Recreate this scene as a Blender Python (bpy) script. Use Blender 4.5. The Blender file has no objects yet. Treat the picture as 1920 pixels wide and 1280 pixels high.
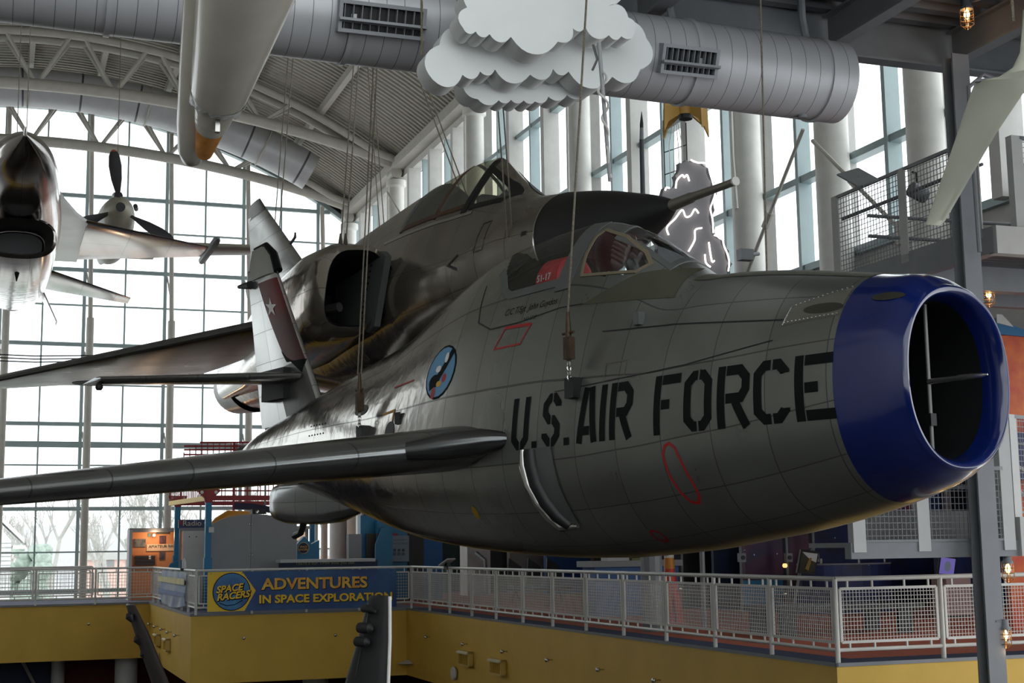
import bpy, bmesh, math, random
from mathutils import Vector as V, Matrix
from mathutils.geometry import tessellate_polygon
random.seed(7)
S = bpy.context.scene
COL = S.collection
PI = math.pi
# ---------------------------------------------------------------- camera
FPX = 2667.0                     # 50 mm on a 36 mm wide frame of 1920 px
EYE = 1.55
PITCH = math.atan(386/FPX); ROLL = math.radians(0.8)
fw = V((0, math.cos(PITCH), math.sin(PITCH))); r0 = V((1, 0, 0)); u0 = r0.cross(fw)
rt = math.cos(ROLL)*r0 - math.sin(ROLL)*u0
up = math.sin(ROLL)*r0 + math.cos(ROLL)*u0
EYEP = V((0, 0, EYE))
cd = bpy.data.cameras.new('camera'); cam = bpy.data.objects.new('camera', cd); COL.objects.link(cam)
cd.sensor_width = 36; cd.lens = 36*FPX/1920; cd.clip_end = 400; cd.clip_start = .1
Rm = Matrix((rt, up, -fw)).transposed().to_4x4(); Rm.translation = EYEP
cam.matrix_world = Rm
S.camera = cam
# ---------------------------------------------------------------- world, light, exposure
w = bpy.data.worlds.new('overcast_sky'); S.world = w; w.use_nodes = True
bg = w.node_tree.nodes['Background']; bg.inputs[0].default_value = (.955, .98, 1, 1); bg.inputs[1].default_value = 2.5
S.view_settings.view_transform = 'Standard'; S.view_settings.look = 'None'
S.view_settings.exposure = 0.0; S.view_settings.gamma = 1.0; S.view_settings.use_curve_mapping = False
S.cycles.max_bounces = 7; S.cycles.diffuse_bounces = 4; S.cycles.glossy_bounces = 4
S.cycles.transparent_max_bounces = 16; S.cycles.transmission_bounces = 6
S.cycles.caustics_reflective = False; S.cycles.caustics_refractive = False
S.cycles.sample_clamp_indirect = 6
# ---------------------------------------------------------------- building axes: a across the hall, b along it, z up
AN = math.radians(20)
UU = V((math.cos(AN), math.sin(AN), 0)); VV = V((-math.sin(AN), math.cos(AN), 0)); ZZ = V((0, 0, 1))
def B(a, b, z): return UU*a + VV*b + ZZ*z
def ray(px, py): return fw + rt*((px-960)/FPX) + up*((640-py)/FPX)
def at(px, py, Y): d = ray(px, py); return EYEP + d*(Y/d.y)
def cut(px, py, p, n): d = ray(px, py); return EYEP + d*((p-EYEP).dot(n)/d.dot(n))
def on_b(px, py, b): p = cut(px, py, VV*b, VV); return p.dot(UU), p.z
def on_a(px, py, a): p = cut(px, py, UU*a, UU); return p.dot(VV), p.z
def frame(o, x, y, z): return lambda p, q, r: o + x*p + y*q + z*r
def shift(o): return frame(o, UU, VV, ZZ)
# ---------------------------------------------------------------- mesh builder
class MB:
    def __init__(s): s.v = []; s.f = []; s.uv = {}
    def add(s, vs, fs):
        n = len(s.v); s.v += [V(v) for v in vs]; s.f += [tuple(i+n for i in f) for f in fs]; return n
    def box(s, f, x0, x1, y0, y1, z0, z1):
        vs = [f(x, y, z) for z in (z0, z1) for y in (y0, y1) for x in (x0, x1)]
        s.add(vs, [(0, 2, 3, 1), (4, 5, 7, 6), (0, 1, 5, 4), (2, 6, 7, 3), (0, 4, 6, 2), (1, 3, 7, 5)]); return s
    def tube(s, p0, p1, r, n=8, r1=None):
        return s.path([p0, p1], [r, r if r1 is None else r1], n)
    def path(s, pts, r, n=8, closed=False, caps=True):
        pts = [V(p) for p in pts]; N = len(pts)
        rs = r if isinstance(r, (list, tuple)) else [r]*N
        t0 = (pts[1]-pts[0]).normalized()
        x = t0.orthogonal().normalized(); rings = []
        for i, p in enumerate(pts):
            a = pts[(i-1) % N] if (i or closed) else p; b = pts[(i+1) % N] if (i < N-1 or closed) else p
            t = (b-a).normalized(); x = (x - t*x.dot(t)).normalized(); y = t.cross(x)
            rings.append([p + (x*math.cos(2*PI*k/n) + y*math.sin(2*PI*k/n))*rs[i] for k in range(n)])
        return s.loft(rings, caps=caps and not closed, wrap=closed)
    def loft(s, rings, caps=True, ring_closed=True, wrap=False, uvs=None, skip=None):
        n = len(rings[0]); m = len(rings); o = s.add([p for r in rings for p in r], [])
        for i in range(m if wrap else m-1):
            j = (i+1) % m
            for k in range(n if ring_closed else n-1):
                l = (k+1) % n
                if skip and skip(i, k): continue
                if uvs: s.uv[len(s.f)] = [(uvs[i], k/n), (uvs[i], (k+1)/n), (uvs[j], (k+1)/n), (uvs[j], k/n)]
                s.f.append((o+i*n+k, o+i*n+l, o+j*n+l, o+j*n+k))
        if caps and ring_closed and not wrap:
            s.f.append(tuple(o+k for k in range(n))[::-1]); s.f.append(tuple(o+(m-1)*n+k for k in range(n)))
        return s
    def prism(s, f, poly, z0, z1):
        n = len(poly); o = s.add([f(x, y, z0) for x, y in poly] + [f(x, y, z1) for x, y in poly], [])
        for tri in tessellate_polygon([[V((x, y, 0)) for x, y in poly]]):
            s.f.append((o+tri[2], o+tri[1], o+tri[0])); s.f.append((o+n+tri[0], o+n+tri[1], o+n+tri[2]))
        for k in range(n): l = (k+1) % n; s.f.append((o+k, o+l, o+n+l, o+n+k))
        return s
    def sphere(s, c, r, n=12, f=None, sz=1.0):
        f = f or frame(V(c), V((1, 0, 0)), V((0, 1, 0)), ZZ); rings = []
        for i in range(1, n//2+1):
            a = PI*i/(n//2+1)
            rings.append([f(r*math.sin(a)*math.cos(2*PI*k/n), r*math.sin(a)*math.sin(2*PI*k/n), r*sz*math.cos(a)) for k in range(n)])
        return s.loft(rings)
    def lathe(s, f, prof, n=16, caps=True):
        return s.loft([[f(r*math.cos(2*PI*k/n), r*math.sin(2*PI*k/n), z) for k in range(n)] for r, z in prof], caps=caps)
    def ribbon(s, pts, wd, fn, eps=.003, closed=False, step=.05, skirt=0):
        """flat strip of width wd along 2-D polyline pts, laid on the surface fn(x, y, lift)"""
        P = [V((p[0], p[1])) for p in pts]; n = len(P); L = []; R = []
        for i in range(n):
            a = P[i-1] if (i or closed) else None; b = P[(i+1) % n] if (i < n-1 or closed) else None
            d1 = (P[i]-a).normalized() if a is not None else None; d2 = (b-P[i]).normalized() if b is not None else None
            if d1 is None: d1 = d2
            if d2 is None: d2 = d1
            nn = V((-(d1.y+d2.y), d1.x+d2.x)); nn = nn.normalized() if nn.length > 1e-6 else V((-d1.y, d1.x))
            k = wd/2/max(.45, nn.dot(V((-d1.y, d1.x)))); L.append(P[i]+nn*k); R.append(P[i]-nn*k)
        for i in range(n if closed else n-1):
            j = (i+1) % n; m = max(1, int((P[j]-P[i]).length/step)); c = max(1, int(wd/step)); o = len(s.v)
            for u in range(m+1):
                for q in range(c+1):
                    l = L[i].lerp(L[j], u/m); r = R[i].lerp(R[j], u/m); p = l.lerp(r, q/c); s.v.append(V(fn(p.x, p.y, eps)))
            for u in range(m):
                for q in range(c): e = o+u*(c+1)+q; s.f.append((e, e+1, e+c+2, e+c+1))
            if skirt:
                for q in (0, c):
                    o2 = len(s.v)
                    for u in range(m+1):
                        p = (L if q == 0 else R)[i].lerp((L if q == 0 else R)[j], u/m); s.v.append(V(fn(p.x, p.y, eps))); s.v.append(V(fn(p.x, p.y, eps-skirt)))
                    for u in range(m): e = o2+2*u; s.f.append((e, e+1, e+3, e+2))
        return s
    def patch(s, quad, fn, eps=.003, n=6):
        q = [V(p) for p in quad]; o = len(s.v)
        for i in range(n+1):
            for j in range(n+1):
                p = q[0].lerp(q[1], i/n).lerp(q[3].lerp(q[2], i/n), j/n); s.v.append(V(fn(p.x, p.y, eps)))
        for i in range(n):
            for j in range(n): e = o+i*(n+1)+j; s.f.append((e, e+n+1, e+n+2, e+1))
        return s
ORG = {}
def obj(name, mb, m, parent=None, smooth=False, label=None, kind=None, flip=False):
    me = bpy.data.meshes.new(name); o0 = ORG.get(parent.name, V((0, 0, 0))) if parent else V((0, 0, 0))
    if parent is None and mb.v:
        lo = V([min(v[i] for v in mb.v) for i in range(3)]); hi = V([max(v[i] for v in mb.v) for i in range(3)])
        o0 = V(((lo.x+hi.x)/2, (lo.y+hi.y)/2, lo.z))
    me.from_pydata([v-o0 for v in mb.v], [], mb.f)
    if mb.uv:
        ul = me.uv_layers.new(name='panel')
        for p in me.polygons:
            q = mb.uv.get(p.index)
            if q:
                for li, c in zip(p.loop_indices, q): ul.data[li].uv = c
    if not mb.uv:
        bm = bmesh.new(); bm.from_mesh(me); bmesh.ops.recalc_face_normals(bm, faces=bm.faces); bm.to_mesh(me); bm.free()
    if smooth:
        me.polygons.foreach_set('use_smooth', [True]*len(me.polygons))
        try: me.set_sharp_from_angle(angle=math.radians(38))
        except Exception: pass
    me.materials.append(m); o = bpy.data.objects.new(name, me); COL.objects.link(o)
    if parent: o.parent = parent
    else: o.location = o0
    ORG[o.name] = o0
    if label: o['label'] = label
    if kind: o['kind'] = kind
    return o
def thing(name, label, cat, loc=(0, 0, 0), group=None, kind=None):
    o = bpy.data.objects.new(name, None); COL.objects.link(o); o.location = loc; o.empty_display_size = .2
    ORG[o.name] = V(loc); o['label'] = label; o['category'] = cat
    if group: o['group'] = group
    if kind: o['kind'] = kind
    return o
def tag(o, label, cat, group=None, kind=None):
    o['label'] = label; o['category'] = cat
    if group: o['group'] = group
    if kind: o['kind'] = kind
    return o
def text(name, body, f, size, m, parent, extrude=.004, align='CENTER', sx=1.0, shear=0.0, bold=0.0):
    """writing as a mesh; f(x, y, z) puts the flat letters in place"""
    cu = bpy.data.curves.new(name, 'FONT'); cu.body = body; cu.size = size; cu.align_x = align; cu.align_y = 'CENTER'
    cu.extrude = extrude; cu.shear = shear; cu.offset = bold; cu.resolution_u = 3
    t = bpy.data.objects.new(name+'_curve', cu); COL.objects.link(t)
    me = bpy.data.meshes.new_from_object(t.evaluated_get(bpy.context.evaluated_depsgraph_get()))
    bpy.data.objects.remove(t); bpy.data.curves.remove(cu)
    mb = MB(); mb.v = [V(f(v.co.x*sx, v.co.y, v.co.z)) for v in me.vertices]; mb.f = [tuple(p.vertices) for p in me.polygons]
    bpy.data.meshes.remove(me)
    return obj(name, mb, m, parent)
# ---------------------------------------------------------------- materials
def lin(c): return tuple(((x/255)/12.92 if x/255 <= .04045 else ((x/255+.055)/1.055)**2.4) for x in c)
def mat(name, c, rough=.5, metal=0.0, var=0.0, vscale=3.0, bump=0.0, bscale=30.0, emit=0.0, spec=.5, coat=0.0, c2=None, stretch=None, rvar=0.0):
    m = bpy.data.materials.new(name); m.use_nodes = True; nt = m.node_tree; b = nt.nodes['Principled BSDF']
    L = lin(c); b.inputs['Base Color'].default_value = (*L, 1); b.inputs['Roughness'].default_value = rough
    b.inputs['Metallic'].default_value = metal; b.inputs['Specular IOR Level'].default_value = spec
    b.inputs['Coat Weight'].default_value = coat; b.inputs['Coat Roughness'].default_value = .08
    if emit: b.inputs['Emission Color'].default_value = (*L, 1); b.inputs['Emission Strength'].default_value = emit
    tc = nt.nodes.new('ShaderNodeTexCoord'); src = tc.outputs['Object']
    if stretch:
        mp = nt.nodes.new('ShaderNodeMapping'); mp.inputs['Scale'].default_value = stretch; nt.links.new(src, mp.inputs[0]); src = mp.outputs[0]
    if var or c2 or rvar:
        n = nt.nodes.new('ShaderNodeTexNoise'); n.inputs['Scale'].default_value = vscale; n.inputs['Detail'].default_value = 5
        nt.links.new(src, n.inputs['Vector'])
        if var or c2:
            r = nt.nodes.new('ShaderNodeValToRGB'); nt.links.new(n.outputs['Fac'], r.inputs['Fac'])
            r.color_ramp.elements[0].position = .32; r.color_ramp.elements[1].position = .68
            a = lin(c2) if c2 else tuple(x*(1+var) for x in L); d = L if c2 else tuple(x*(1-var) for x in L)
            r.color_ramp.elements[0].color = (*d, 1); r.color_ramp.elements[1].color = (*a, 1)
            nt.links.new(r.outputs['Color'], b.inputs['Base Color'])
        if rvar:
            mr = nt.nodes.new('ShaderNodeMapRange'); nt.links.new(n.outputs['Fac'], mr.inputs['Value'])
            mr.inputs['From Min'].default_value = .3; mr.inputs['From Max'].default_value = .7
            mr.inputs['To Min'].default_value = max(.03, rough-rvar); mr.inputs['To Max'].default_value = rough+rvar; nt.links.new(mr.outputs[0], b.inputs['Roughness'])
    if bump:
        n2 = nt.nodes.new('ShaderNodeTexNoise'); n2.inputs['Scale'].default_value = bscale; n2.inputs['Detail'].default_value = 3; nt.links.new(src, n2.inputs['Vector'])
        bp = nt.nodes.new('ShaderNodeBump'); bp.inputs['Strength'].default_value = bump; bp.inputs['Distance'].default_value = .02
        nt.links.new(n2.outputs['Fac'], bp.inputs['Height']); nt.links.new(bp.outputs[0], b.inputs['Normal'])
    return m
def glass(name, tint=(.9, .95, .95), refl=.12, rough=.0, dirt=0.0):
    m = bpy.data.materials.new(name); m.use_nodes = True; nt = m.node_tree; nt.nodes.clear()
    o = nt.nodes.new('ShaderNodeOutputMaterial'); mx = nt.nodes.new('ShaderNodeMixShader'); t = nt.nodes.new('ShaderNodeBsdfTransparent'); g = nt.nodes.new('ShaderNodeBsdfGlossy')
    t.inputs[0].default_value = (*tint, 1); g.inputs['Roughness'].default_value = rough
    lw = nt.nodes.new('ShaderNodeLayerWeight'); lw.inputs['Blend'].default_value = .25
    ml = nt.nodes.new('ShaderNodeMath'); ml.operation = 'MULTIPLY_ADD'; ml.inputs[1].default_value = refl*2.2; ml.inputs[2].default_value = refl*.35
    nt.links.new(lw.outputs['Facing'], ml.inputs[0]); nt.links.new(ml.outputs[0], mx.inputs[0])
    if dirt:
        d = nt.nodes.new('ShaderNodeBsdfDiffuse'); d.inputs[0].default_value = (.5, .5, .45, 1); mx2 = nt.nodes.new('ShaderNodeMixShader'); mx2.inputs[0].default_value = dirt
        nt.links.new(t.outputs[0], mx2.inputs[1]); nt.links.new(d.outputs[0], mx2.inputs[2]); nt.links.new(mx2.outputs[0], mx.inputs[1])
    else: nt.links.new(t.outputs[0], mx.inputs[1])
    nt.links.new(g.outputs[0], mx.inputs[2]); nt.links.new(mx.outputs[0], o.inputs[0])
    return m
def skin(name, c, rough, metal, c_aft=None, rough_aft=None, metal_aft=None, aft=(5.5, 9), frames=.62, rows=26, line=.55, wave=.25, dirt=.25):
    """aircraft skin: sheet-metal panels with seams and rivet rows read from the panel UVs (metres aft, share of girth)"""
    m = bpy.data.materials.new(name); m.use_nodes = True; nt = m.node_tree; b = nt.nodes['Principled BSDF']
    N = nt.nodes.new; Lk = nt.links.new
    uv = N('ShaderNodeUVMap'); uv.uv_map = 'panel'; sx = N('ShaderNodeSeparateXYZ'); Lk(uv.outputs[0], sx.inputs[0])
    def mth(op, a, k=None, c=None):
        n = N('ShaderNodeMath'); n.operation = op
        for i, x in enumerate((a, k, c)):
            if x is None: continue
            if isinstance(x, (int, float)): n.inputs[i].default_value = x
            else: Lk(x, n.inputs[i])
        return n.outputs[0]
    def dist(x, per):  # metres (or share) to the nearest multiple of per
        q = mth('FRACT', mth('MULTIPLY', x, 1/per)); return mth('MULTIPLY', mth('MINIMUM', q, mth('SUBTRACT', 1.0, q)), per)
    du = dist(sx.outputs[0], frames); dv = dist(sx.outputs[1], 1/rows*2)
    seam = mth('MAXIMUM', mth('LESS_THAN', du, .0055), mth('LESS_THAN', dv, .0009))
    riv = mth('MULTIPLY', mth('LESS_THAN', mth('ABSOLUTE', mth('SUBTRACT', du, .03)), .006), mth('LESS_THAN', dist(sx.outputs[1], .0085), .0016))
    # a tone and gloss of its own for each sheet
    cu = mth('FLOOR', mth('MULTIPLY', sx.outputs[0], 1/frames)); cv = mth('FLOOR', mth('MULTIPLY', sx.outputs[1], rows/2))
    cx = N('ShaderNodeCombineXYZ'); Lk(cu, cx.inputs[0]); Lk(cv, cx.inputs[1]); wn = N('ShaderNodeTexWhiteNoise'); Lk(cx.outputs[0], wn.inputs[0])
    tc = N('ShaderNodeTexCoord'); nz = N('ShaderNodeTexNoise'); nz.inputs['Scale'].default_value = 1.6; nz.inputs['Detail'].default_value = 6; Lk(tc.outputs['Object'], nz.inputs[0])
    t = N('ShaderNodeMapRange'); Lk(sx.outputs[0], t.inputs[0]); t.inputs[1].default_value = aft[0]; t.inputs[2].default_value = aft[1]
    A = lin(c); Z = lin(c_aft or c)
    mix = N('ShaderNodeMix'); mix.data_type = 'RGBA'; Lk(t.outputs[0], mix.inputs[0]); mix.inputs[6].default_value = (*A, 1); mix.inputs[7].default_value = (*Z, 1)
    k = mth('MULTIPLY_ADD', wn.outputs['Value'], .16, .84); k = mth('MULTIPLY', k, mth('MULTIPLY_ADD', nz.outputs['Fac'], dirt*2, 1-dirt))
    k = mth('MULTIPLY', k, mth('SUBTRACT', 1.0, mth('MULTIPLY', seam, line)))
    vm = N('ShaderNodeVectorMath'); vm.operation = 'SCALE'; Lk(mix.outputs[2], vm.inputs[0]); Lk(k, vm.inputs['Scale']); Lk(vm.outputs[0], b.inputs['Base Color'])
    r1 = rough_aft if rough_aft is not None else rough; m1 = metal_aft if metal_aft is not None else metal
    rr = mth('MULTIPLY_ADD', t.outputs[0], r1-rough, rough); rr = mth('ADD', rr, mth('MULTIPLY_ADD', nz.outputs['Fac'], .16, -.08)); Lk(rr, b.inputs['Roughness'])
    Lk(mth('MULTIPLY_ADD', t.outputs[0], m1-metal, metal), b.inputs['Metallic'])
    nw = N('ShaderNodeTexNoise'); nw.inputs['Scale'].default_value = 4.5; nw.inputs['Detail'].default_value = 2; Lk(tc.outputs['Object'], nw.inputs[0])
    hgt = mth('SUBTRACT', mth('MULTIPLY', nw.outputs['Fac'], mth('MULTIPLY_ADD', t.outputs[0], wave, .05)), mth('MULTIPLY', seam, .12)); hgt = mth('ADD', hgt, mth('MULTIPLY', riv, .1))
    bp = N('ShaderNodeBump'); bp.inputs['Strength'].default_value = .5; bp.inputs['Distance'].default_value = .03; Lk(hgt, bp.inputs['Height']); Lk(bp.outputs[0], b.inputs['Normal'])
    return m
WHITE = mat('white_paint', (205, 203, 198), .45, var=.05)
STEEL = mat('white_steel', (168, 164, 156), .5, var=.06)
GREYST = mat('grey_steel', (122, 124, 128), .5, var=.06)
RAILM = mat('rail_paint', (208, 206, 200), .4, var=.05)
YEL = mat('yellow_fascia', (212, 172, 70), .6, var=.05, vscale=1.5, bump=.15, bscale=120)
DECK = mat('deck_paint', (152, 148, 138), .6, var=.07)
MULL = mat('window_aluminium', (150, 166, 168), .42, .15, var=.04)
PANE = glass('window_glass', (.93, .965, .965), .06)
CONC = mat('lower_floor', (60, 56, 54), .4, var=.2)
CARP = mat('orange_carpet', (172, 88, 62), .95, var=.12, vscale=60, bump=.3, bscale=200)
NAVYC = mat('navy_carpet', (44, 54, 82), .95, var=.12, vscale=60, bump=.3, bscale=200)
GREYC = mat('grey_carpet', (96, 98, 118), .95, var=.1, vscale=60)
DARKW = mat('dark_wall', (44, 45, 52), .8, var=.1)
WALLW = mat('pale_wall', (190, 188, 184), .7, var=.05)
NAVY = mat('navy_panel', (26, 34, 66), .6, var=.2)
DRED = mat('dark_red_wall', (86, 22, 18), .7, var=.15)
BLACK = mat('black_paint', (14, 14, 15), .5)
CHROME = mat('bright_metal', (190, 188, 184), .2, .9)
CABLE = mat('steel_rope', (120, 112, 98), .55, .5, bump=.6, bscale=90, var=.3, vscale=60)
DUCTM = None
# ================================================================ THE HALL
AS = 19.0; BG = 80.8; ARC_A = 1.9; ARC_R = 29.6
def arch(a, crown=26.1): return crown - (ARC_R - math.sqrt(ARC_R**2 - (a-ARC_A)**2))
fB = shift(V((0, 0, 0)))
def bx(a0, a1, b0, b1, z0, z1): return MB().box(fB, a0, a1, b0, b1, z0, z1)
def struct(name, mb, m, label, cat, smooth=False):
    o = obj(name, mb, m, None, smooth); return tag(o, label, cat, kind='structure')
struct('floor_lower', bx(-16, 24, -4.7, BG+1, -6.3, -6), CONC, 'dark floor of the hall deep below the hanging aircraft', 'floor')
# balcony: an L shaped slab
E0, E1, E2 = 10.35, 4.75, -15.5
poly = [(E0, 16.3), (E0, 36.85), (E1, 36.85), (E1, 46.9), (E2, 46.9), (E2, 53.6), (9, 53.6), (9, BG), (24, BG), (24, 16.3)]
struct('floor_balcony', MB().prism(fB, poly, -1.72, -.03), YEL, 'balcony slab with a tall mustard yellow edge band', 'balcony')
ins = [(E0+.62, 16.95), (E0+.62, 37.5), (E1+.6, 37.5), (E1+.6, 47.5), (E2, 47.5), (E2, BG-.1), (22.9, BG-.1), (22.9, 16.95)]
def strip(poly2, z0, z1): return MB().prism(fB, poly2, z0, z1)
struct('floor_carpet', strip([(E0+.62, 16.95), (E0+.62, 80.6), (22.9, 80.6), (22.9, 16.95)], -.03, 0), CARP, 'orange carpet on the balcony behind the mesh railing', 'carpet')
struct('floor_grey_carpet', strip([(E2, 47.0), (E2, 53.58), (9.02, 53.58), (9.02, 80.6), (E0+.62, 80.6), (E0+.62, 36.9), (E1+.02, 36.9), (E1+.02, 47.0)], -.03, -.001), GREYC, 'blue grey carpet on the far left part of the balcony', 'carpet')
struct('floor_navy_border', strip([(E0+.02, 16.32), (E0+.02, 36.88), (E0+.62, 36.88), (E0+.62, 16.95), (22.9, 16.95), (22.9, 16.32)], -.03, 0), NAVYC, 'navy carpet border along the balcony edge', 'carpet')
t = MB(); t.box(fB, E0-.015, E0+.015, 16.285, 36.9, -.04, .006); t.box(fB, E0-.015, 23, 16.285, 16.315, -.04, .006)
struct('trim_1', t, GREYST, 'thin grey metal nosing along the orange carpet edge', 'edge trim')
t = MB(); t.box(fB, E1-.03, E0, 36.82, 36.9, -.05, .015); t.box(fB, E1-.03, E1+.03, 36.85, 46.95, -.05, .015); t.box(fB, E2, E1, 46.85, 46.93, -.05, .015)
struct('trim_2', t, GREYST, 'thin grey metal nosing along the far balcony edge', 'edge trim')
# walls
wr = bx(AS+.55, AS+.9, -4.7, 55, 5.4, 8.5); wr.box(fB, AS+.55, AS+.9, 55, BG+.6, -6, 8.5)
struct('wall_right', wr, WALLW, 'pale wall under the tall side windows', 'wall')
struct('wall_right_head', bx(AS+.3, AS+.9, -4.7, BG+.6, 20.6, 22.4), WALLW, 'pale wall band above the side windows under the vault', 'wall')
wl = MB(); wl.box(fB, -15.9, -15.5, -4.7, BG+.6, -6, 6); wl.box(fB, -15.9, -15.5, -4.7, BG+.6, 17, 22); wl.box(fB, -15.9, -15.5, -14, 46, 6, 17)
struct('wall_left', wl, WALLW, 'left wall of the hall with a window band', 'wall')
wb = MB(); wb.box(fB, -15.5, AS+.9, -4.8, -4.5, -6, 1.5); wb.box(fB, -15.5, AS+.9, -4.8, -4.5, 20.5, 28); wb.box(fB, -15.5, -14, -4.8, -4.5, 1.5, 20.5); wb.box(fB, 17, AS+.9, -4.8, -4.5, 1.5, 20.5)
struct('wall_back', wb, DARKW, 'rear wall of the hall behind the viewer round the second gable window', 'wall')
wn = thing('window_21', 'gable window wall behind the viewer', 'window', B(1.5, -4.65, 1.5), kind='structure')
obj('glass_pane', MB().loft([[B(a, -4.65, 1.5) for a in (-14, 17)], [B(a, -4.65, 20.5) for a in (-14, 17)]], caps=False, ring_closed=False), PANE, wn)
for i in range(9): obj('mullion', bx(-14+i*3.87-.08, -14+i*3.87+.08, -4.75, -4.55, 1.5, 20.5), MULL, wn)
for z in (4.5, 8, 12, 16): obj('transom', bx(-14, 17, -4.75, -4.55, z-.07, z+.07), MULL, wn)
wu = MB(); wu.box(fB, E2, 2.2, 51.5, 51.8, -6, -1.72)
struct('wall_lower_blue', wu, NAVY, 'dark blue wall under the far left balcony', 'wall')
struct('wall_lower_red', bx(2.2, 20, 51.5, 51.8, -6, -1.72), DRED, 'dark red wall under the far balcony', 'wall')
struct('wall_lower_side', bx(13.2, 13.5, 16.3, 51.5, -6, -1.72), DRED, 'dark red wall under the near balcony', 'wall')
# vault with a ribbed metal deck
rib = MB(); rings = []; nb = 0
b = -4.7
while b < BG+.7:
    for db, dz in ((0, 0), (.16, 0), (.2, .1), (.36, .1)):
        rings.append([B(a, b+db, arch(a, 27.0)+dz) for a in [-15.9+i*(AS+.9+15.9)/26 for i in range(27)]])
    b += .4
rib.loft(rings, caps=False, ring_closed=False)
struct('ceiling_vault', rib, DECK, 'barrel vault ceiling of ribbed pale metal deck', 'ceiling')
ro = MB(); ro.loft([[B(a, bb, arch(a, 27.0)+.35) for a in [-16.2+i*(AS+1.3+16.2)/26 for i in range(27)]] for bb in (-4.9, BG+.8)], caps=False, ring_closed=False)
struct('roof_cover', ro, GREYST, 'outer roof skin over the vault', 'roof')
for a in (-13, -9.5, -6, -2.5, 1, 4.5, 8, 11.5, 15):
    tag(obj('roof_purlin', bx(a-.14, a+.14, -4.5, BG, arch(a, 27)-.42, arch(a, 27)-.02), STEEL), 'long pale steel purlin running under the ribbed vault deck', 'roof beam', 'roof purlins', 'structure')
tag(obj('eave_beam', bx(AS-.3, AS+.3, -4.5, BG, 20.95, 21.45), STEEL), 'long pale eave beam on top of the round side columns', 'roof beam', kind='structure')
# gable window wall
SP = 4.35; O0 = -.04
g = thing('window_1', 'huge arched gable window wall of square panes at the far end', 'window', B(ARC_A, BG, 0), kind='structure')
def gtop(a): return arch(a) if -15.4 < a < AS+.4 else 20
gp = MB(); aa = [-15.4+i*(AS+.5+15.4)/30 for i in range(31)]
gp.loft([[B(a, BG, -6) for a in aa], [B(a, BG, arch(a)) for a in aa]], caps=False, ring_closed=False); obj('glass_pane', gp, PANE, g)
k = -3
while O0+k*SP < AS:
    for j, wd in ((0, .16), (.5, .07)):
        a = O0+(k+j)*SP
        if -15.3 < a < AS: obj('mullion', bx(a-wd/2-.02, a+wd/2, BG-.12, BG+.12, -6 if a < 9 else 0, gtop(a)), MULL, g)
    k += 1
for z, wd in ((3.97, .13), (8.55, .13), (12.93, .13), (17.1, .13), (21.3, .13), (1.64, .05), (6.3, .05), (10.7, .05), (15.1, .05), (19.4, .05), (7.45, .2), (-.4, .13), (-2.6, .05)):
    a0, a1 = -15.4, AS+.4
    if z < 0: a1 = 9
    if z > 20.3: h = math.sqrt(ARC_R**2-(ARC_R-(26.1-z))**2); a0, a1 = max(a0, ARC_A-h), min(a1, ARC_A+h)
    obj('transom', bx(a0, a1, BG-.1, BG+.1, z-wd, z+wd*.6), MULL, g)
hd = MB(); hd.loft([[B(a, BG-.2+db, arch(a)+dz) for a in aa] for db, dz in ((0, 0), (.4, 0), (.4, .3), (0, .3), (0, 0))], caps=False, ring_closed=False); obj('arched_head', hd, MULL, g)
hd = MB(); hd.loft([[B(a, BG-.1+db, arch(a)+dz) for a in aa] for db, dz in ((0, .3), (0, .62), (.3, .62), (.3, .3), (0, .3))], caps=False, ring_closed=False); obj('dark_head_strip', hd, BLACK, g)
hd = MB(); hd.loft([[B(a, BG-.3+db, arch(a)+dz) for a in aa] for db, dz in ((0, .6), (.5, .6), (.5, 1.0), (0, 1.0), (0, .6))], caps=False, ring_closed=False); obj('arched_trim', hd, STEEL, g)
# round wind columns in front of the gable glass, with V struts
for k in range(-3, 5):
    a = O0+k*SP+.18
    lb = ['third beyond the white house', 'second beyond the white house', 'first beyond the white house', 'in line with the white house roof', 'between the white house and the radio kiosk', 'behind the radio kiosk', 'behind the grey arched screen', 'nearest the far corner column'][k+3]
    c = thing('wind_column', f'slim white wind column on the gable glass, {lb}', 'column', B(a, BG-.75, 0), kind='structure')
    obj('shaft', MB().tube(B(a+.12, BG-.75, -.03 if a > 9 else -6), B(a+.12, BG-.75, 14.3 if k > 0 else 16), .2, 12), STEEL, c, True)
    obj('mast', MB().tube(B(a+.12, BG-.75, 14), B(a-.1, BG-.7, min(arch(a), 26)-.2), .13, 8), STEEL, c, True)
    for z in (2, 6.3, 10.7, 15.1): obj('bracket', MB().tube(B(a+.12, BG-.75, z), B(a-.1, BG-.1, z+1.8), .05, 6), STEEL, c)
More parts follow.
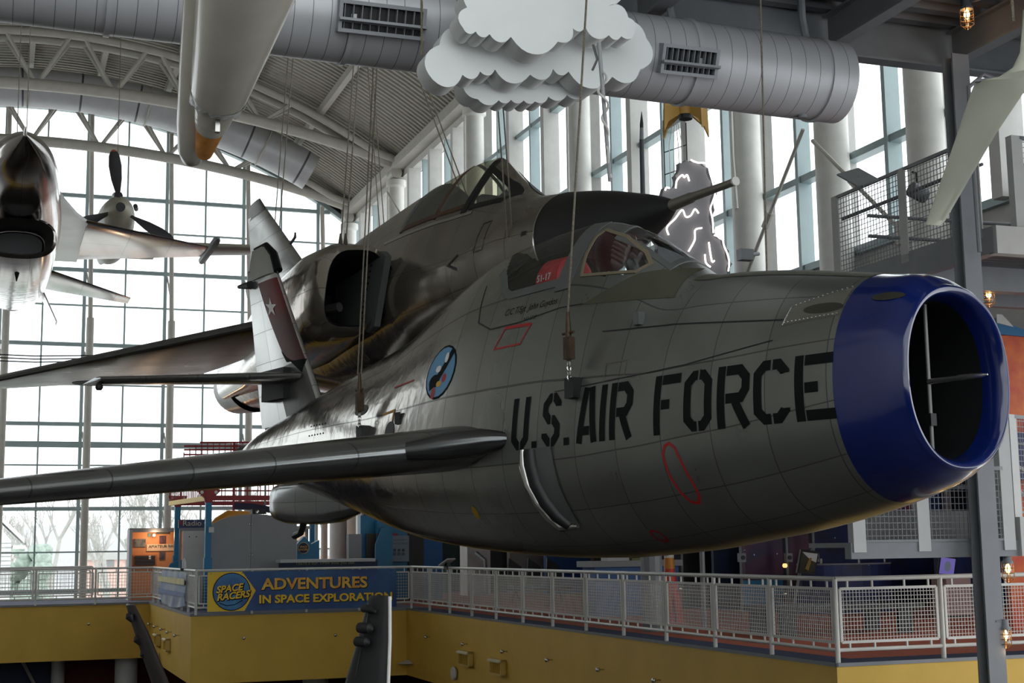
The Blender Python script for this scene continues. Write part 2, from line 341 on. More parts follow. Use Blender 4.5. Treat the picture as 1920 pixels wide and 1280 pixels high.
# tall side windows between the columns
cols = [79.8, 69.4, 56.6, 45.0, 33.3, 29.1, 25.4, 15.0, 3.0]
n = 2
for b1, b0 in zip(cols[:-1], cols[1:]):
    if (b1, b0) == (33.3, 29.1): b0 = 25.4
    if b1 == 29.1: continue
    lab = {79.8: 'tall side window bay in the far corner', 69.4: 'tall side window bay above the second jet tail', 56.6: 'tall side window bay behind the rear jet canopy', 45: 'tall side window bay with the thin black rocket model', 33.3: 'tall side window bay between the round columns', 25.4: 'tall side window bay above the upper walkway', 15: 'tall side window bay at the far right'}[b1]
    w_ = thing(f'window_{n}', lab, 'window', B(AS+.7, (b0+b1)/2, 8.5), kind='structure'); n += 1
    obj('glass_pane', MB().loft([[B(AS+.62, q, 8.5) for q in (b0, b1)], [B(AS+.62, q, 20.6) for q in (b0, b1)]], caps=False, ring_closed=False), PANE, w_)
    m_ = max(2, round((b1-b0)/1.9)); dd = (b1-b0)/m_
    for i in range(m_+1):
        q = b0+i*dd; wd = .17 if i % 2 == 0 else .07
        obj('mullion', bx(AS+.12 if i % 2 == 0 else AS+.35, AS+.75, q-wd, q+wd, 8.5, 20.6), MULL if i % 2 else WALLW, w_)
    for z in (8.55, 10.9, 14.5, 18.0): obj('transom', bx(AS+.4, AS+.72, b0, b1, z-.09, z+.09), MULL, w_)
wn = thing('window_20', 'left wall window band of the hall', 'window', B(-15.7, 50, 6), kind='structure')
obj('glass_pane', MB().loft([[B(-15.7, q, 4.5) for q in (46, BG)], [B(-15.7, q, 17) for q in (46, BG)]], caps=False, ring_closed=False), PANE, wn)
for i in range(9): obj('mullion', bx(-15.85, -15.55, 46+i*4.2-.1, 46+i*4.2+.1, 4.5, 17), MULL, wn)
for z in (8.5, 11, 14): obj('transom', bx(-15.85, -15.55, 46, BG, z-.07, z+.07), MULL, wn)
# round columns along the side windows, pin heads and tie rods
names = ['in the far corner', 'second from the far corner', 'behind the rear jet canopy', 'behind the white hanging cloud', 'right of the neon cloud', 'under the end of the round duct', 'behind the upper walkway', 'at the far right']
for b_, nm in zip(cols[:8], names):
    c = thing('column', f'round white column {nm}', 'column', B(AS, b_, 0), kind='structure')
    obj('shaft', MB().tube(B(AS, b_, -.03 if b_ > 55.5 else 5.39), B(AS, b_, 20.2), .42, 20), WHITE, c, True)
    obj('cap_ring', MB().lathe(frame(B(AS, b_, 20.0), UU, VV, ZZ), [(.42, 0), (.52, .1), (.52, .4), (.42, .45)], 20), WHITE, c, True)
    if b_ in (29.1, 25.4): continue
    obj('pin_head', MB().tube(B(AS-.1, b_-.45, 20.75), B(AS-.1, b_+.45, 20.75), .3, 14), STEEL, c, True)
    obj('lug_plate', bx(AS-.25, AS+.15, b_-.2, b_+.2, 20.3, 21.0), STEEL, c)
    dp = MB().path([B(AS-.5, b_-.2, 20), B(AS-.52, b_-.2, 12), B(AS-.45, b_-.2, 10.5)], .05, 8); obj('downpipe', dp, WHITE, c, True)
for (b0, z0, b1, z1, nm) in ((79.2, 19.6, 70.6, 12.5, 'falling from the far corner column'), (68.7, 19.6, 57.8, 12.2, 'falling from the second column'), (69.9, 11.2, 78.6, 5.5, 'low between the two far corner columns'), (29.3, 11.6, 33.1, 7.8, 'dropping left from under the duct end'), (28.9, 11.2, 25.5, 8.2, 'dropping right from under the duct end')):
    r_ = thing('tie_rod', f'steel tie rod with a turnbuckle {nm}', 'brace', B(AS-.55, (b0+b1)/2, min(z0, z1)))
    p0, p1 = B(AS-.66, b0, z0), B(AS-.66, b1, z1)
    obj('rod', MB().tube(p0, p1, .05, 8), STEEL, r_, True); obj('turnbuckle', MB().tube(p0.lerp(p1, .45), p0.lerp(p1, .53), .1, 8), STEEL, r_, True)
    obj('clevis', MB().box(frame(p1, UU, VV, ZZ), -.06, .06, -.22, .22, -.25, .25), STEEL, r_)
# arched pipe trusses
def bot(a): return 23.8-(60-math.sqrt(3600-(a-ARC_A)**2))*1.0
for b_, nm in ((79.3, 'nearest the gable window'), (69.4, 'second from the gable window'), (56.6, 'third from the gable window'), (45.0, 'fourth from the gable window'), (33.3, 'nearest the viewer')):
    tr = thing('roof_truss', f'arched white pipe truss {nm}', 'truss', B(ARC_A, b_, 24))
    xs = [-15+i*(AS+15)/28 for i in range(29)]
    for s_ in (-.55, .55): obj('top_chord', MB().path([B(a, b_+s_, max(arch(a, 27)-.75, bot(a)+.05)) for a in xs], .2, 10), STEEL, tr, True)
    obj('bottom_chord', MB().path([B(a, b_, bot(a)) for a in xs], .29, 12), STEEL, tr, True)
    q = -13.2; i = 0
    while q < 15.6:
        lo = B(q, b_, bot(q)); 
        for s_ in (-.55, .55):
            for da in (-1.5, 1.5):
                a2 = min(max(q+da, -14.8), AS-.4)
                if arch(a2, 27)-.8 - bot(q) > .5: obj('web_strut', MB().tube(lo, B(a2, b_+s_, arch(a2, 27)-.75), .1, 6), STEEL, tr, True)
        q += 3.6
# curved supply duct following the vault
def duct_mat():
    m = mat('duct_metal', (184, 184, 187), .42, .25, var=.05, vscale=2, bump=.05, bscale=6); nt = m.node_tree; b = nt.nodes['Principled BSDF']
    uv = nt.nodes.new('ShaderNodeUVMap'); uv.uv_map = 'panel'; s = nt.nodes.new('ShaderNodeSeparateXYZ'); nt.links.new(uv.outputs[0], s.inputs[0])
    fr = nt.nodes.new('ShaderNodeMath'); fr.operation = 'FRACT'; nt.links.new(s.outputs[0], fr.inputs[0])
    lt = nt.nodes.new('ShaderNodeMath'); lt.operation = 'LESS_THAN'; lt.inputs[1].default_value = .035; nt.links.new(fr.outputs[0], lt.inputs[0])
    old = b.inputs['Base Color'].links[0].from_socket; mx = nt.nodes.new('ShaderNodeMix'); mx.data_type = 'RGBA'
    nt.links.new(lt.outputs[0], mx.inputs[0]); nt.links.new(old, mx.inputs[6]); mx.inputs[7].default_value = (.09, .09, .1, 1); nt.links.new(mx.outputs[2], b.inputs['Base Color'])
    return m
DUCTM = duct_mat()
cd_ = thing('curved_duct', 'pale round duct curving along under the vault', 'duct', B(2, 74.5, 24))
zs = lambda a: arch(a, 27)-1.75
pts = [B(a, 74.5, zs(a)) for a in [-13.9+i*29.5/34 for i in range(35)]]
rings = []; 
for i, p in enumerate(pts):
    tn = (pts[min(i+1, 34)]-pts[max(i-1, 0)]).normalized(); x = VV; y = tn.cross(x)
    rings.append([p+(x*math.cos(2*PI*k/20)+y*math.sin(2*PI*k/20))*1.0 for k in range(20)])
obj('duct_tube', MB().loft(rings, uvs=[i*.9/3 for i in range(35)]), DUCTM, cd_, True)
for i in (3, 10, 17, 24, 31): obj('joint_band', MB().path([r+(r-pts[i])*.03 for r in rings[i]], .05, 6, closed=True), STEEL, cd_, True)
# ---------------------------------------------------------------- big straight duct over the jets
dz = lambda a: 7.43-.018*a
DB = 14.75; DR = .505
du = thing('round_duct', 'large grey round air duct crossing under the upper deck', 'duct', B(2, DB, 6.4))
def ring(a, r): return [B(a, DB, dz(a)) + VV*(r*math.cos(2*PI*k/36)) + ZZ*(r*math.sin(2*PI*k/36)) for k in range(36)]
aa = [-9+i*18.75/90 for i in range(91)]
obj('duct_tube', MB().loft([ring(a, DR) for a in aa], uvs=[a/.2 for a in aa]), DUCTM, du, True)
for a in (9.42, 7.6, 3.44, .93, -1.6, -3.3): obj('joint_band', MB().loft([ring(a-.03, DR+.001), ring(a-.03, DR+.022), ring(a+.03, DR+.022), ring(a+.03, DR+.001)], uvs=[.3, .4, .5, .6]), DUCTM, du, True)
obj('drain_stub', MB().tube(B(9.2, DB-.05, dz(9.2)-DR-.03), B(9.2, DB-.05, dz(9.2)-DR+.03), .06, 10), GREYST, du, True)
VENTG = mat('vent_paint', (140, 142, 146), .5)
for a0, a1, nm in ((3.26, 4.22, 0), (7.05, 7.78, 1)):
    zc = dz(a0)
    ff = frame(B(a0, DB, zc), UU, (-VV*.94-ZZ*.34).normalized(), (ZZ*.94-VV*.34).normalized()); L_ = a1-a0
    fr = MB()
    for (x0, x1, z0, z1) in ((0, L_, .13, .17), (0, L_, -.17, -.13), (0, .04, -.13, .13), (L_-.04, L_, -.13, .13)): fr.box(ff, x0, x1, DR-.1, DR+.1, z0, z1)
    go = obj('supply_grille', fr, VENTG, du)
    obj('grille_backing', MB().box(ff, .03, L_-.03, DR+.008, DR+.02, -.14, .14), BLACK, go)
    for i in range(9): obj('vane', MB().box(ff, .06+i*(L_-.1)/9, .066+i*(L_-.1)/9, DR+.02, DR+.09, -.13, .13), VENTG, go)
    obj('lower_flap', MB().box(frame(ff(0, 0, 0), UU, (-VV*.9-ZZ*.1).normalized(), ZZ), .0, L_, DR+.02, DR+.12, -.2, -.17), VENTG, go)
for a in (9.3, 7.45, 3.44):
    st = MB()
    st.path([B(a, DB+.02, 8.45), B(a, DB+.02, 8.05), B(a+.03, DB-.01, dz(a)+DR)], .05, 8)
    hs = obj('hanger_strap', st, GREYST, du, True)
# ---------------------------------------------------------------- upper deck, beams and the steel column
dk = MB(); rings = []
b = 4.0
while b < 15.6:
    for db, dzz in ((0, 0), (.15, 0), (.2, .12), (.35, .12)): rings.append([B(6.0, b+db, 8.42+dzz), B(22, b+db, 8.42+dzz)])
    b += .4
dk.loft(rings, caps=False, ring_closed=False); dk.box(fB, 6, 22, 4, 15.6, 8.56, 8.8)
struct('ceiling_upper_deck', dk, mat('deck_grey', (92, 94, 98), .55, var=.06), 'dark ribbed metal deck at the upper right', 'ceiling')
def ibeam(name, p0, p1, h, w_, m, label, cat='beam'):
    d = (p1-p0).normalized(); sd = d.cross(ZZ).normalized(); L_ = (p1-p0).length; f = frame(p0, d, sd, ZZ); mb = MB()
    mb.box(f, 0, L_, -w_/2, w_/2, 0, .03); mb.box(f, 0, L_, -w_/2, w_/2, h-.03, h); mb.box(f, 0, L_, -.015, .015, .03, h-.03)
    return tag(obj(name, mb, m), label, cat, kind='structure')
ibeam('beam', B(6, 15.5, 7.9), B(22, 15.5, 7.9), .68, .22, GREYST, 'grey steel beam along the far edge of the upper deck')
for a, nm in ((7.35, 'behind the white cloud'), (10.1, 'above the round duct end'), (12.05, 'over the steel column'), (15.0, 'at the far right')):
    ibeam('beam', B(a, 4, 7.95), B(a, 15.4, 7.95), .45, .2, GREYST, f'grey steel deck beam running toward the viewer {nm}')
ibeam('beam', B(12.3, 13.3, 7.45), B(19, 15.0, 7.45), .45, .2, GREYST, 'short grey steel beam over the hanging white blade')
sc = MB(); f = frame(B(11.76, 15.0, -6), UU, VV, ZZ)
sc.box(f, -.13, .13, -.11, -.085, 0, 13.9); sc.box(f, -.13, .13, .085, .11, 0, 13.9); sc.box(f, -.015, .015, -.095, .095, 0, 13.9)
tag(obj('steel_column', sc, GREYST), 'grey steel I section column passing the walkways', 'column', kind='structure')
cp = MB(); cp.path([B(11.72, 14.7, 5.2), B(11.7, 14.7, 7.1), B(11.75, 14.75, 7.4), B(12.0, 14.75, 7.6), B(12.6, 14.6, 7.35)], .03, 8)
tag(obj('conduit', cp, GREYST, None, True), 'bundle of grey conduit bending round the steel column head', 'conduit')
# ================================================================ AIRCRAFT
def naca(x, th): return 5*th*(.2969*math.sqrt(x)-.126*x-.3516*x*x+.2843*x**3-.1036*x**4)
XS = [(.5-.5*math.cos(PI*i/20)) for i in range(21)]
class Craft:
    """s metres aft of the nose, t metres to the craft's right, z metres up"""
    def __init__(c, N, ang, T, roll=0.0, pitch=0.0):
        c.N = V(N); c.h = V((math.sin(math.radians(ang)), -math.cos(math.radians(ang)), 0)); c.r = V((c.h.y, -c.h.x, 0)); c.T = T; c.tr = math.tan(roll); c.tp = math.tan(pitch)
    def loc(c, s, t, z): return c.N - c.h*s + c.r*t + ZZ*(z + t*c.tr - s*c.tp)
    def sec(c, s):
        T = c.T; s = min(max(s, T[0][0]), T[-1][0])
        for i in range(len(T)-1):
            if s <= T[i+1][0]:
                a, b = T[i], T[i+1]; k = (s-a[0])/(b[0]-a[0])
                p = T[i-1] if i else a; q = T[i+2] if i+2 < len(T) else b; out = []
                for j in range(1, 7):
                    m1 = (b[j]-p[j])/(b[0]-p[0])*(b[0]-a[0]); m2 = (q[j]-a[j])/(q[0]-a[0])*(b[0]-a[0])
                    d = b[j]-a[j]
                    if i and (a[j]-p[j])*d <= 0: m1 = 0
                    if i+2 < len(T) and (q[j]-b[j])*d <= 0: m2 = 0
                    m1 = max(-3*abs(d), min(3*abs(d), m1)); m2 = max(-3*abs(d), min(3*abs(d), m2))
                    out.append((2*k**3-3*k*k+1)*a[j]+(k**3-2*k*k+k)*m1+(3*k*k-2*k**3)*b[j]+(k**3-k*k)*m2)
                return out
    def half(c, s, z):
        top, bt, w_, zc, nu, nl = c.sec(s)
        q, n = ((z-zc)/(top-zc), nu) if z >= zc else ((zc-z)/(zc-bt), nl)
        return w_*(1-min(max(q, 0), 1)**n)**(1/n)
    def skinpt(c, s, z, e=0.0, side=1):   # a point on the right flank lifted by e
        t = c.half(s, z); d = .01
        dt = (c.half(s, z+d)-c.half(s, z-d))/(2*d); ln = math.sqrt(1+dt*dt)
        return c.loc(s, side*(t+e/ln), z - e*dt/ln)
    def ring(c, s, n=72, g=0.0):
        top, bt, w_, zc, nu, nl = c.sec(s); out = []
        for k in range(n):
            a = 2*PI*(k+.0)/n - PI/2; ca, sa = math.cos(a), math.sin(a); e = 2/(nu if sa >= 0 else nl)
            x = abs(ca)**e*(1 if ca >= 0 else -1); y = abs(sa)**e
            out.append((x*(w_-g), zc+(top-g-zc)*y if sa >= 0 else zc-(zc-bt-g)*y))
        return out
    def loft(c, ss, n=72, g=0.0, hole=None):
        """returns (solid, cut out) meshes; hole(s, t, z) picks the faces cut out"""
        R = [[(t, z) for t, z in c.ring(s, n, g)] for s in ss]; A, Hc = MB(), MB()
        for mb in (A, Hc): mb.v = [c.loc(s, t, z) for s, r in zip(ss, R) for t, z in r]
        for i in range(len(ss)-1):
            for k in range(n):
                l = (k+1) % n; q = [R[i][k], R[i][l], R[i+1][l], R[i+1][k]]
                m = A
                if hole and hole((ss[i]+ss[i+1])/2, sum(x[0] for x in q)/4, sum(x[1] for x in q)/4): m = Hc
                m.uv[len(m.f)] = [(ss[i], k/n), (ss[i], (k+1)/n), (ss[i+1], (k+1)/n), (ss[i+1], k/n)]
                m.f.append((i*n+k, (i+1)*n+k, (i+1)*n+l, i*n+l)); m.uv[len(m.f)-1] = [(ss[i], k/n), (ss[i+1], k/n), (ss[i+1], (k+1)/n), (ss[i], (k+1)/n)]
        for mb in (A, Hc):
            used = sorted({i for f in mb.f for i in f}); ix = {o: i for i, o in enumerate(used)}
            mb.v = [mb.v[i] for i in used]; mb.f = [tuple(ix[i] for i in f) for f in mb.f]
        return A, Hc
    def wing(c, root, tip, th, n=8, vertical=False, ttip=None, round_tip=True):
        """root/tip = (s, t, z, chord); thickness shares th -> ttip"""
        rings = []; st = [i/n for i in range(n+1)]; ttip = ttip or th
        st2 = st + ([1.004, 1.008] if round_tip else [])
        for u in st2:
            e = 1 if u <= 1 else math.sqrt(max(0, 1-((u-1)/.0085)**2)); uu = u
            s, t, z, ch = [root[j]+(tip[j]-root[j])*uu for j in range(4)]; q = (th+(ttip-th)*min(u, 1))*e; pts = []
            for x in XS[::-1]: pts.append((x, naca(x, q)*ch))
            for x in XS[1:]: pts.append((x, -naca(x, q)*ch))
            rings.append([c.loc(s+x*ch, t, z+y) if not vertical else c.loc(s+x*ch, t+y, z) for x, y in pts])
        m = MB().loft(rings, uvs=[u*abs(tip[1]-root[1]+tip[2]-root[2]) for u in st2]); return m
def linsp(a, b, d): n = max(1, int(round((b-a)/d))); return [a+(b-a)*i/n for i in range(n+1)]
BARE = (196, 192, 186)
# ---------------------------------------------------------------- 1. the big grey fighter with the blue intake
T1 = [(-.0,.74,-.77,.66,-.01,2.2,2.2),(.15,.84,-.86,.72,-.02,2.2,2.2),(.44,.895,-.96,.79,-.04,2.15,2.15),(1.02,1.01,-1.10,.87,-.11,2.1,2.1),(1.64,1.13,-1.21,.93,-.18,2.0,2.1),(2.2,1.21,-1.28,.97,-.22,1.95,2.1),(2.76,1.29,-1.35,.99,-.26,1.9,2.1),(3.21,1.59,-1.385,1.0,-.28,1.75,2.1),(3.61,1.85,-1.41,1.0,-.30,1.65,2.1),(4.2,2.08,-1.43,1.0,-.31,1.6,2.1),(4.76,2.14,-1.43,1.0,-.31,1.6,2.1),(5.45,2.12,-1.41,.99,-.31,1.62,2.1),(6.3,2.02,-1.36,.97,-.30,1.65,2.1),(7.22,1.72,-1.28,.92,-.26,1.7,2.1),(8.09,1.37,-1.16,.86,-.21,1.8,2.1),(9.47,1.11,-.84,.72,-.11,1.9,2.1),(10.86,.84,-.53,.57,-.01,2,2.1),(11.7,.68,-.41,.47,.04,2,2),(12.7,.48,-.30,.38,.07,2,2),(13.15,.34,-.26,.3,.06,2,2)]
J = Craft((3.54, 11.3, 2.86), 34.95, T1); J.N.z = 2.86
PNT = skin('grey_aluminium_paint', (122, 123, 117), .3, .66, BARE, .17, .97, aft=(4.9, 7.6), wave=.5)
PNT2 = skin('bare_wing_metal', (150, 152, 152), .22, .9, (150, 152, 152), .22, .9, wave=.1)
BLUE = mat('blue_gloss', (10, 26, 82), .2, .0, var=.12, vscale=2, coat=.7, rvar=.05)
OLIVE = mat('olive_antiglare', (70, 69, 54), .5, .1, var=.1)
MASKP = mat('black_stencil', (12, 12, 13), .7, spec=.15)
REDL = mat('red_marking', (150, 24, 26), .5)
CGL = glass('canopy_glass', (.86, .89, .88), .16)
DARKI = mat('cockpit_dark', (20, 21, 20), .6)
FRM = mat('canopy_frame_paint', (98, 101, 99), .42, .35, var=.06)
jet = thing('fighter_jet', 'large grey fighter jet with a blue nose intake and black lettering, hung nearest', 'aircraft', J.loc(6, 0, -1.5))
SILL = 1.42
def pip(x, y, P):
    r = False; n = len(P)
    for i in range(n):
        a, b = P[i], P[i-1]
        if (a[1] > y) != (b[1] > y) and x < (b[0]-a[0])*(y-a[1])/(b[1]-a[1])+a[0]: r = not r
    return r
QUART = [(4.12, SILL+.02), (3.36, 1.36), (3.26, 1.44), (3.4, 1.58), (3.78, 1.82), (4.16, 1.97), (4.22, 1.9), (4.2, 1.68)]
def rear(s, t, z): return z > SILL and 4.52 < s < 5.42 + (z-SILL)*.85
def quart(s, t, z): return abs(t) > .05 and pip(s, z, QUART)
def front(s, t, z): return 3.08 < s < 3.86 and abs(t) < .27-.06*(s-3.08)*1.2 and z > .9
def hole(s, t, z): return rear(s, t, z) or quart(s, t, z) or front(s, t, z)
ss = linsp(.56, 2.7, .12)+linsp(2.7, 6.4, .035)[1:]+linsp(6.4, 13.15, .16)[1:]
body, cut1 = J.loft(ss, 144, hole=hole)
obj('fuselage', body, PNT, jet, True)
obj('canopy_glass', cut1, CGL, jet, True)
cowl, _ = J.loft([0, .01, .03, .07, .12, .2, .3, .4, .5, .56], 96)
obj('intake_cowl', cowl, BLUE, jet, True, label='deep blue glossy nose ring around the air intake')
lip = []
for s, g in ((0.0, 0.0), (-.03, .012), (-.045, .03), (-.045, .045), (-.03, .065), (0, .085), (.06, .10), (.16, .11)):
    lip.append([J.loc(s, t, z) for t, z in J.ring(0, 96, g)])
obj('intake_lip', MB().loft(lip, caps=False), BLUE, jet, True, label='shiny rounded blue lip of the air intake')
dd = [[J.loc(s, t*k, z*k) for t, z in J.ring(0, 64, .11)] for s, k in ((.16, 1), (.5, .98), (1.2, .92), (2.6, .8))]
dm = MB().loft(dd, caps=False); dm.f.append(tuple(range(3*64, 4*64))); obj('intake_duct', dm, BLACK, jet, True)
pt = MB(); pt.tube(J.loc(.28, -.02, -.62), J.loc(.28, -.02, .62), .017, 10); pr = obj('pitot_mast', pt, mat('mast_steel', (120, 120, 116), .5, .5), jet, True, label='thin silver upright rod inside the intake')
obj('pitot_probe', MB().path([J.loc(.28, -.02, -.02), J.loc(.0, -.02, -.02), J.loc(-.03, -.02, -.02), J.loc(-.24, -.02, -.02), J.loc(-.29, -.02, -.02)], [.026, .022, .03, .018, .006], 10), CHROME, pr, True)
obj('mast_clamp', MB().box(frame(J.loc(.28, -.02, -.33), J.h, J.r, ZZ), -.03, .03, -.035, .035, -.05, .05), BLACK, pr)
# cockpit inside
ck = MB(); f = frame(J.loc(4.8, 0, 0), -J.h, J.r, ZZ)
ck.box(f, -1.3, 1.3, -.42, .42, .55, .6); ck.box(f, -1.35, -1.3, -.3, .3, .55, 1.15); ck.box(f, -.7, 1.3, -.46, -.42, .6, 1.36); ck.box(f, -.7, 1.3, .42, .46, .6, 1.36); ck.box(f, 1.25, 1.3, -.4, .4, .55, 1.6)
obj('cockpit_tub', ck, DARKI, jet)
st = MB(); st.box(f, .62, .8, -.22, .22, .6, 1.5); st.box(f, .0, .6, -.22, .22, .6, .85)
seat = obj('ejection_seat', st, mat('seat_green', (74, 80, 52), .8, var=.2), jet)
hr = MB(); hr.lathe(lambda x, y, z: f(.1+z, x*.9, 1.58+y), [(.2, 0), (.28, .05), (.29, .4), (.24, .5)], 22)
rc = obj('headrest_cover', hr, mat('red_cover', (186, 34, 48), .55, var=.12, vscale=8, bump=.4, bscale=14), seat, True, label='rounded red cover over the seat headrest')
RW = mat('white_ink', (225, 222, 220), .6)
text('cover_number', '51-17', lambda x, y, z: f(.38-x, math.sqrt(max(.01, .287**2-(y+.04)**2))*.9+.008+z, 1.62+y), .11, RW, rc, .002)
ds = MB(); ds.box(f, -1.15, -.75, -.26, .26, 1.0, 1.36); ds.tube(f(-.9, 0, 1.42), f(-.8, 0, 1.62), .07, 10); obj('gun_sight', ds, DARKI, jet)
# canopy frame strips on the skin
def K(s, z, e): return J.skinpt(s, z, e)
def Kl(s, z, e): return J.skinpt(s, z, e, -1)
for fn in (K, Kl):
    mb = MB()
    mb.ribbon([(4.37, SILL-.1), (4.38, 1.7), (4.38, 1.95), (4.37, 2.095)], .24, fn, .012, skirt=.012); obj('canopy_bow', mb, FRM, jet, True)
    mb = MB(); mb.ribbon([(4.45, SILL-.0), (5.36, SILL), (5.5, SILL+.06), (5.66, SILL+.24), (5.82, SILL+.36)], .09, fn, .01, skirt=.01); obj('canopy_sill', mb, FRM, jet, True)
    mb = MB(); mb.ribbon(QUART, .03, fn, .012, closed=True, skirt=.012); obj('quarter_frame', mb, mat('tan_seal', (112, 102, 82), .6), jet, True)
    mb = MB(); mb.ribbon([(5.0, 1.06), (5.55, 1.06), (5.86, 1.18), (5.93, 1.35), (6.03, 1.65)], .018, fn, .003); mb.ribbon([(5.0, 1.06), (4.3, 1.12), (3.6, 1.1)], .014, fn, .003); obj('canopy_seam', mb, BLACK, jet)
def KT(x, y, e):  # top surface: x = s, y = t
    top, bt, w_, zc, nu, nl = J.sec(x); return J.loc(x, y, zc+(top-zc)*(1-min(abs(y)/w_, 1)**nu)**(1/nu)+e)
mb = MB(); mb.ribbon([(3.05, -.29), (3.05, .29), (3.9, .235), (3.9, -.235)], .06, KT, .012, closed=True, skirt=.012); obj('windscreen_frame', mb, FRM, jet, True)
mb = MB(); mb.patch([(.56, -.3), (.56, .3), (2.72, .3), (2.72, -.3)], KT, .004, 14); obj('antiglare_panel', mb, OLIVE, jet, True, label='olive anti glare strip on top of the nose')
mb = MB(); mb.patch([(2.72, 1.0), (2.86, 1.36), (3.3, 1.34), (3.95, 1.1)], K, .004, 10); obj('olive_shoulder', mb, OLIVE, jet, True)
# black stencil lettering on the flank
LT, LB = .21, -.33; HH = LT-LB; k_ = .045; g_ = .011
def glyph(ch, W):
    H, k, g, c = HH, k_, g_, .115; m = W/2
    stem = [(k, 0), (k, H)]; mir = lambda P: [(W-x, y) for x, y in P]
    if ch == 'U': P = [(k, H), (k, c), (c, k), (m-g, k)]; return [P, mir(P)]
    if ch == '.': return [[(W/2, 0), (W/2, .075)]]
    if ch == 'S': return [[(W-k, H-.14), (W-k, H-c), (W-c, H-k), (m+g, H-k)], [(m-g, H-k), (c, H-k), (k, H-c), (k, H*.63), (c, H*.5), (m-g, H*.5)], [(m+g, H*.5), (W-c, H*.5), (W-k, H*.37), (W-k, c), (W-c, k), (m+g, k)], [(m-g, k), (c, k), (k, c), (k, .14)]]
    if ch == 'A': return [[(k, 0), (m-.03, H)], [(m+.05, H), (W-k, 0)], [(m-.06, H*.22), (m+.045, H*.22)]]
    if ch == 'I': return [stem]
    if ch == 'R': return [stem, [(2*k+g, H-k), (W-c, H-k), (W-k, H-c), (W-k, H*.6), (W-c*.85, H*.47), (2*k+g, H*.47)], [(W*.56, H*.42), (W-k, 0)]]
    if ch == 'F': return [stem, [(2*k+g, H-k), (W, H-k)], [(2*k+g, H*.5), (W*.62, H*.5)]]
    if ch == 'O': P = [(m-g, H-k), (c, H-k), (k, H-c), (k, c), (c, k), (m-g, k)]; return [P, mir(P)]
    if ch == 'C': return [[(m-g, H-k), (c, H-k), (k, H-c), (k, c), (c, k), (m-g, k)], [(m+g, H-k), (W-c, H-k), (W-k, H-c), (W-k, H*.77)], [(m+g, k), (W-c, k), (W-k, c), (W-k, H*.23)]]
    if ch == 'E': return [stem, [(2*k+g, H-k), (W, H-k)], [(2*k+g, H*.5), (W*.62, H*.5)], [(2*k+g, k), (W, k)]]
for ch, s0, s1 in (('U', 4.79, 4.49), ('.', 4.43, 4.34), ('S', 4.26, 3.96), ('.', 3.89, 3.80), ('A', 3.69, 3.37), ('I', 3.33, 3.24), ('R', 3.18, 2.85), ('F', 2.56, 2.22), ('O', 2.17, 1.83), ('R', 1.77, 1.40), ('C', 1.36, .98), ('E', .93, .555)):
    mb = MB()
    for P in glyph(ch, s0-s1): mb.ribbon(P, 2*k_*.97, lambda x, y, e: J.skinpt(s0-x, LB+y, e), .004, step=.04)
    obj('stencil_letter', mb, MASKP, jet, True, label=f'black stencil letter {ch} on the flank' if ch != '.' else 'black stencil full stop on the flank')
def flat(s0, z0): return lambda x, y, z: J.skinpt(s0-x, z0+y, .003+max(z, 0)*.2)
text('crew_name', 'C/C T/Sgt  John Guydos', flat(5.34, 1.21), .105, MASKP, jet, .001, 'LEFT', .92, .2)
text('stencil_note', 'NO STEP', flat(4.92, 1.08), .06, MASKP, jet, .001, 'LEFT')
mb = MB(); mb.ribbon([(5.36, .81), (5.24, 1.03), (4.75, 1.01), (4.87, .81)], .02, K, .004, closed=True); mb.ribbon([(5.24, 1.03), (4.75, 1.01)], .034, K, .005); obj('red_outline', mb, REDL, jet, label='red slanted outline box below the canopy')
mb = MB(); mb.ribbon([(2.47, -.5), (2.43, -.43), (2.37, -.41), (2.31, -.45), (2.27, -.55), (2.2, -.78), (2.2, -.88), (2.25, -.94), (2.33, -.93), (2.4, -.84), (2.45, -.68)], .026, K, .004, closed=True); obj('red_loop', mb, REDL, jet, label='red rounded outline on the lower flank')
mb = MB(); mb.ribbon([(3.05+.07*math.cos(q*PI/8), -1.22+.05*math.sin(q*PI/8)) for q in range(16)], .02, K, .004, closed=True); obj('red_ring', mb, REDL, jet)
def ell(mb, s0, z0, a, b_, fn=K, e=.004, tilt=0.0, n=20):
    o = len(mb.v); mb.v.append(V(fn(s0, z0, e)))
    for r in (.5, 1):
        for q in range(n):
            x = a*r*math.cos(2*PI*q/n); y = b_*r*math.sin(2*PI*q/n); mb.v.append(V(fn(s0+x*math.cos(tilt)-y*math.sin(tilt), z0+x*math.sin(tilt)+y*math.cos(tilt), e)))
    for q in range(n):
        mb.f.append((o, o+1+q, o+1+(q+1) % n)); mb.f.append((o+1+q, o+1+n+q, o+1+n+(q+1) % n, o+1+(q+1) % n))
    return mb
em = obj('unit_badge', ell(MB(), 6.44, .68, .33, .315, tilt=-.2), MASKP, jet, label='round blue unit badge with black rim')
obj('badge_field', ell(MB(), 6.44, .68, .305, .29, e=.006, tilt=-.2), mat('badge_blue', (88, 140, 178), .5), em)
b2 = MB(); b2.ribbon([(6.24, .92), (6.36, .74), (6.5, .58), (6.64, .52)], .1, K, .008); ell(b2, 6.54, .58, .12, .08, e=.008); obj('badge_dark_shape', b2, MASKP, em)
b2 = MB(); ell(b2, 6.36, .84, .04, .06, e=.009); ell(b2, 6.5, .72, .06, .04, e=.009); obj('badge_white_shape', b2, RW, em)
b2 = MB(); ell(b2, 6.32, .6, .05, .05, e=.009); ell(b2, 6.52, .44, .05, .07, e=.009); obj('badge_red_shape', b2, REDL, em)
b2 = MB(); ell(b2, 6.42, .54, .06, .035, e=.009); obj('badge_yellow_shape', b2, mat('badge_yellow', (196, 150, 40), .5), em)
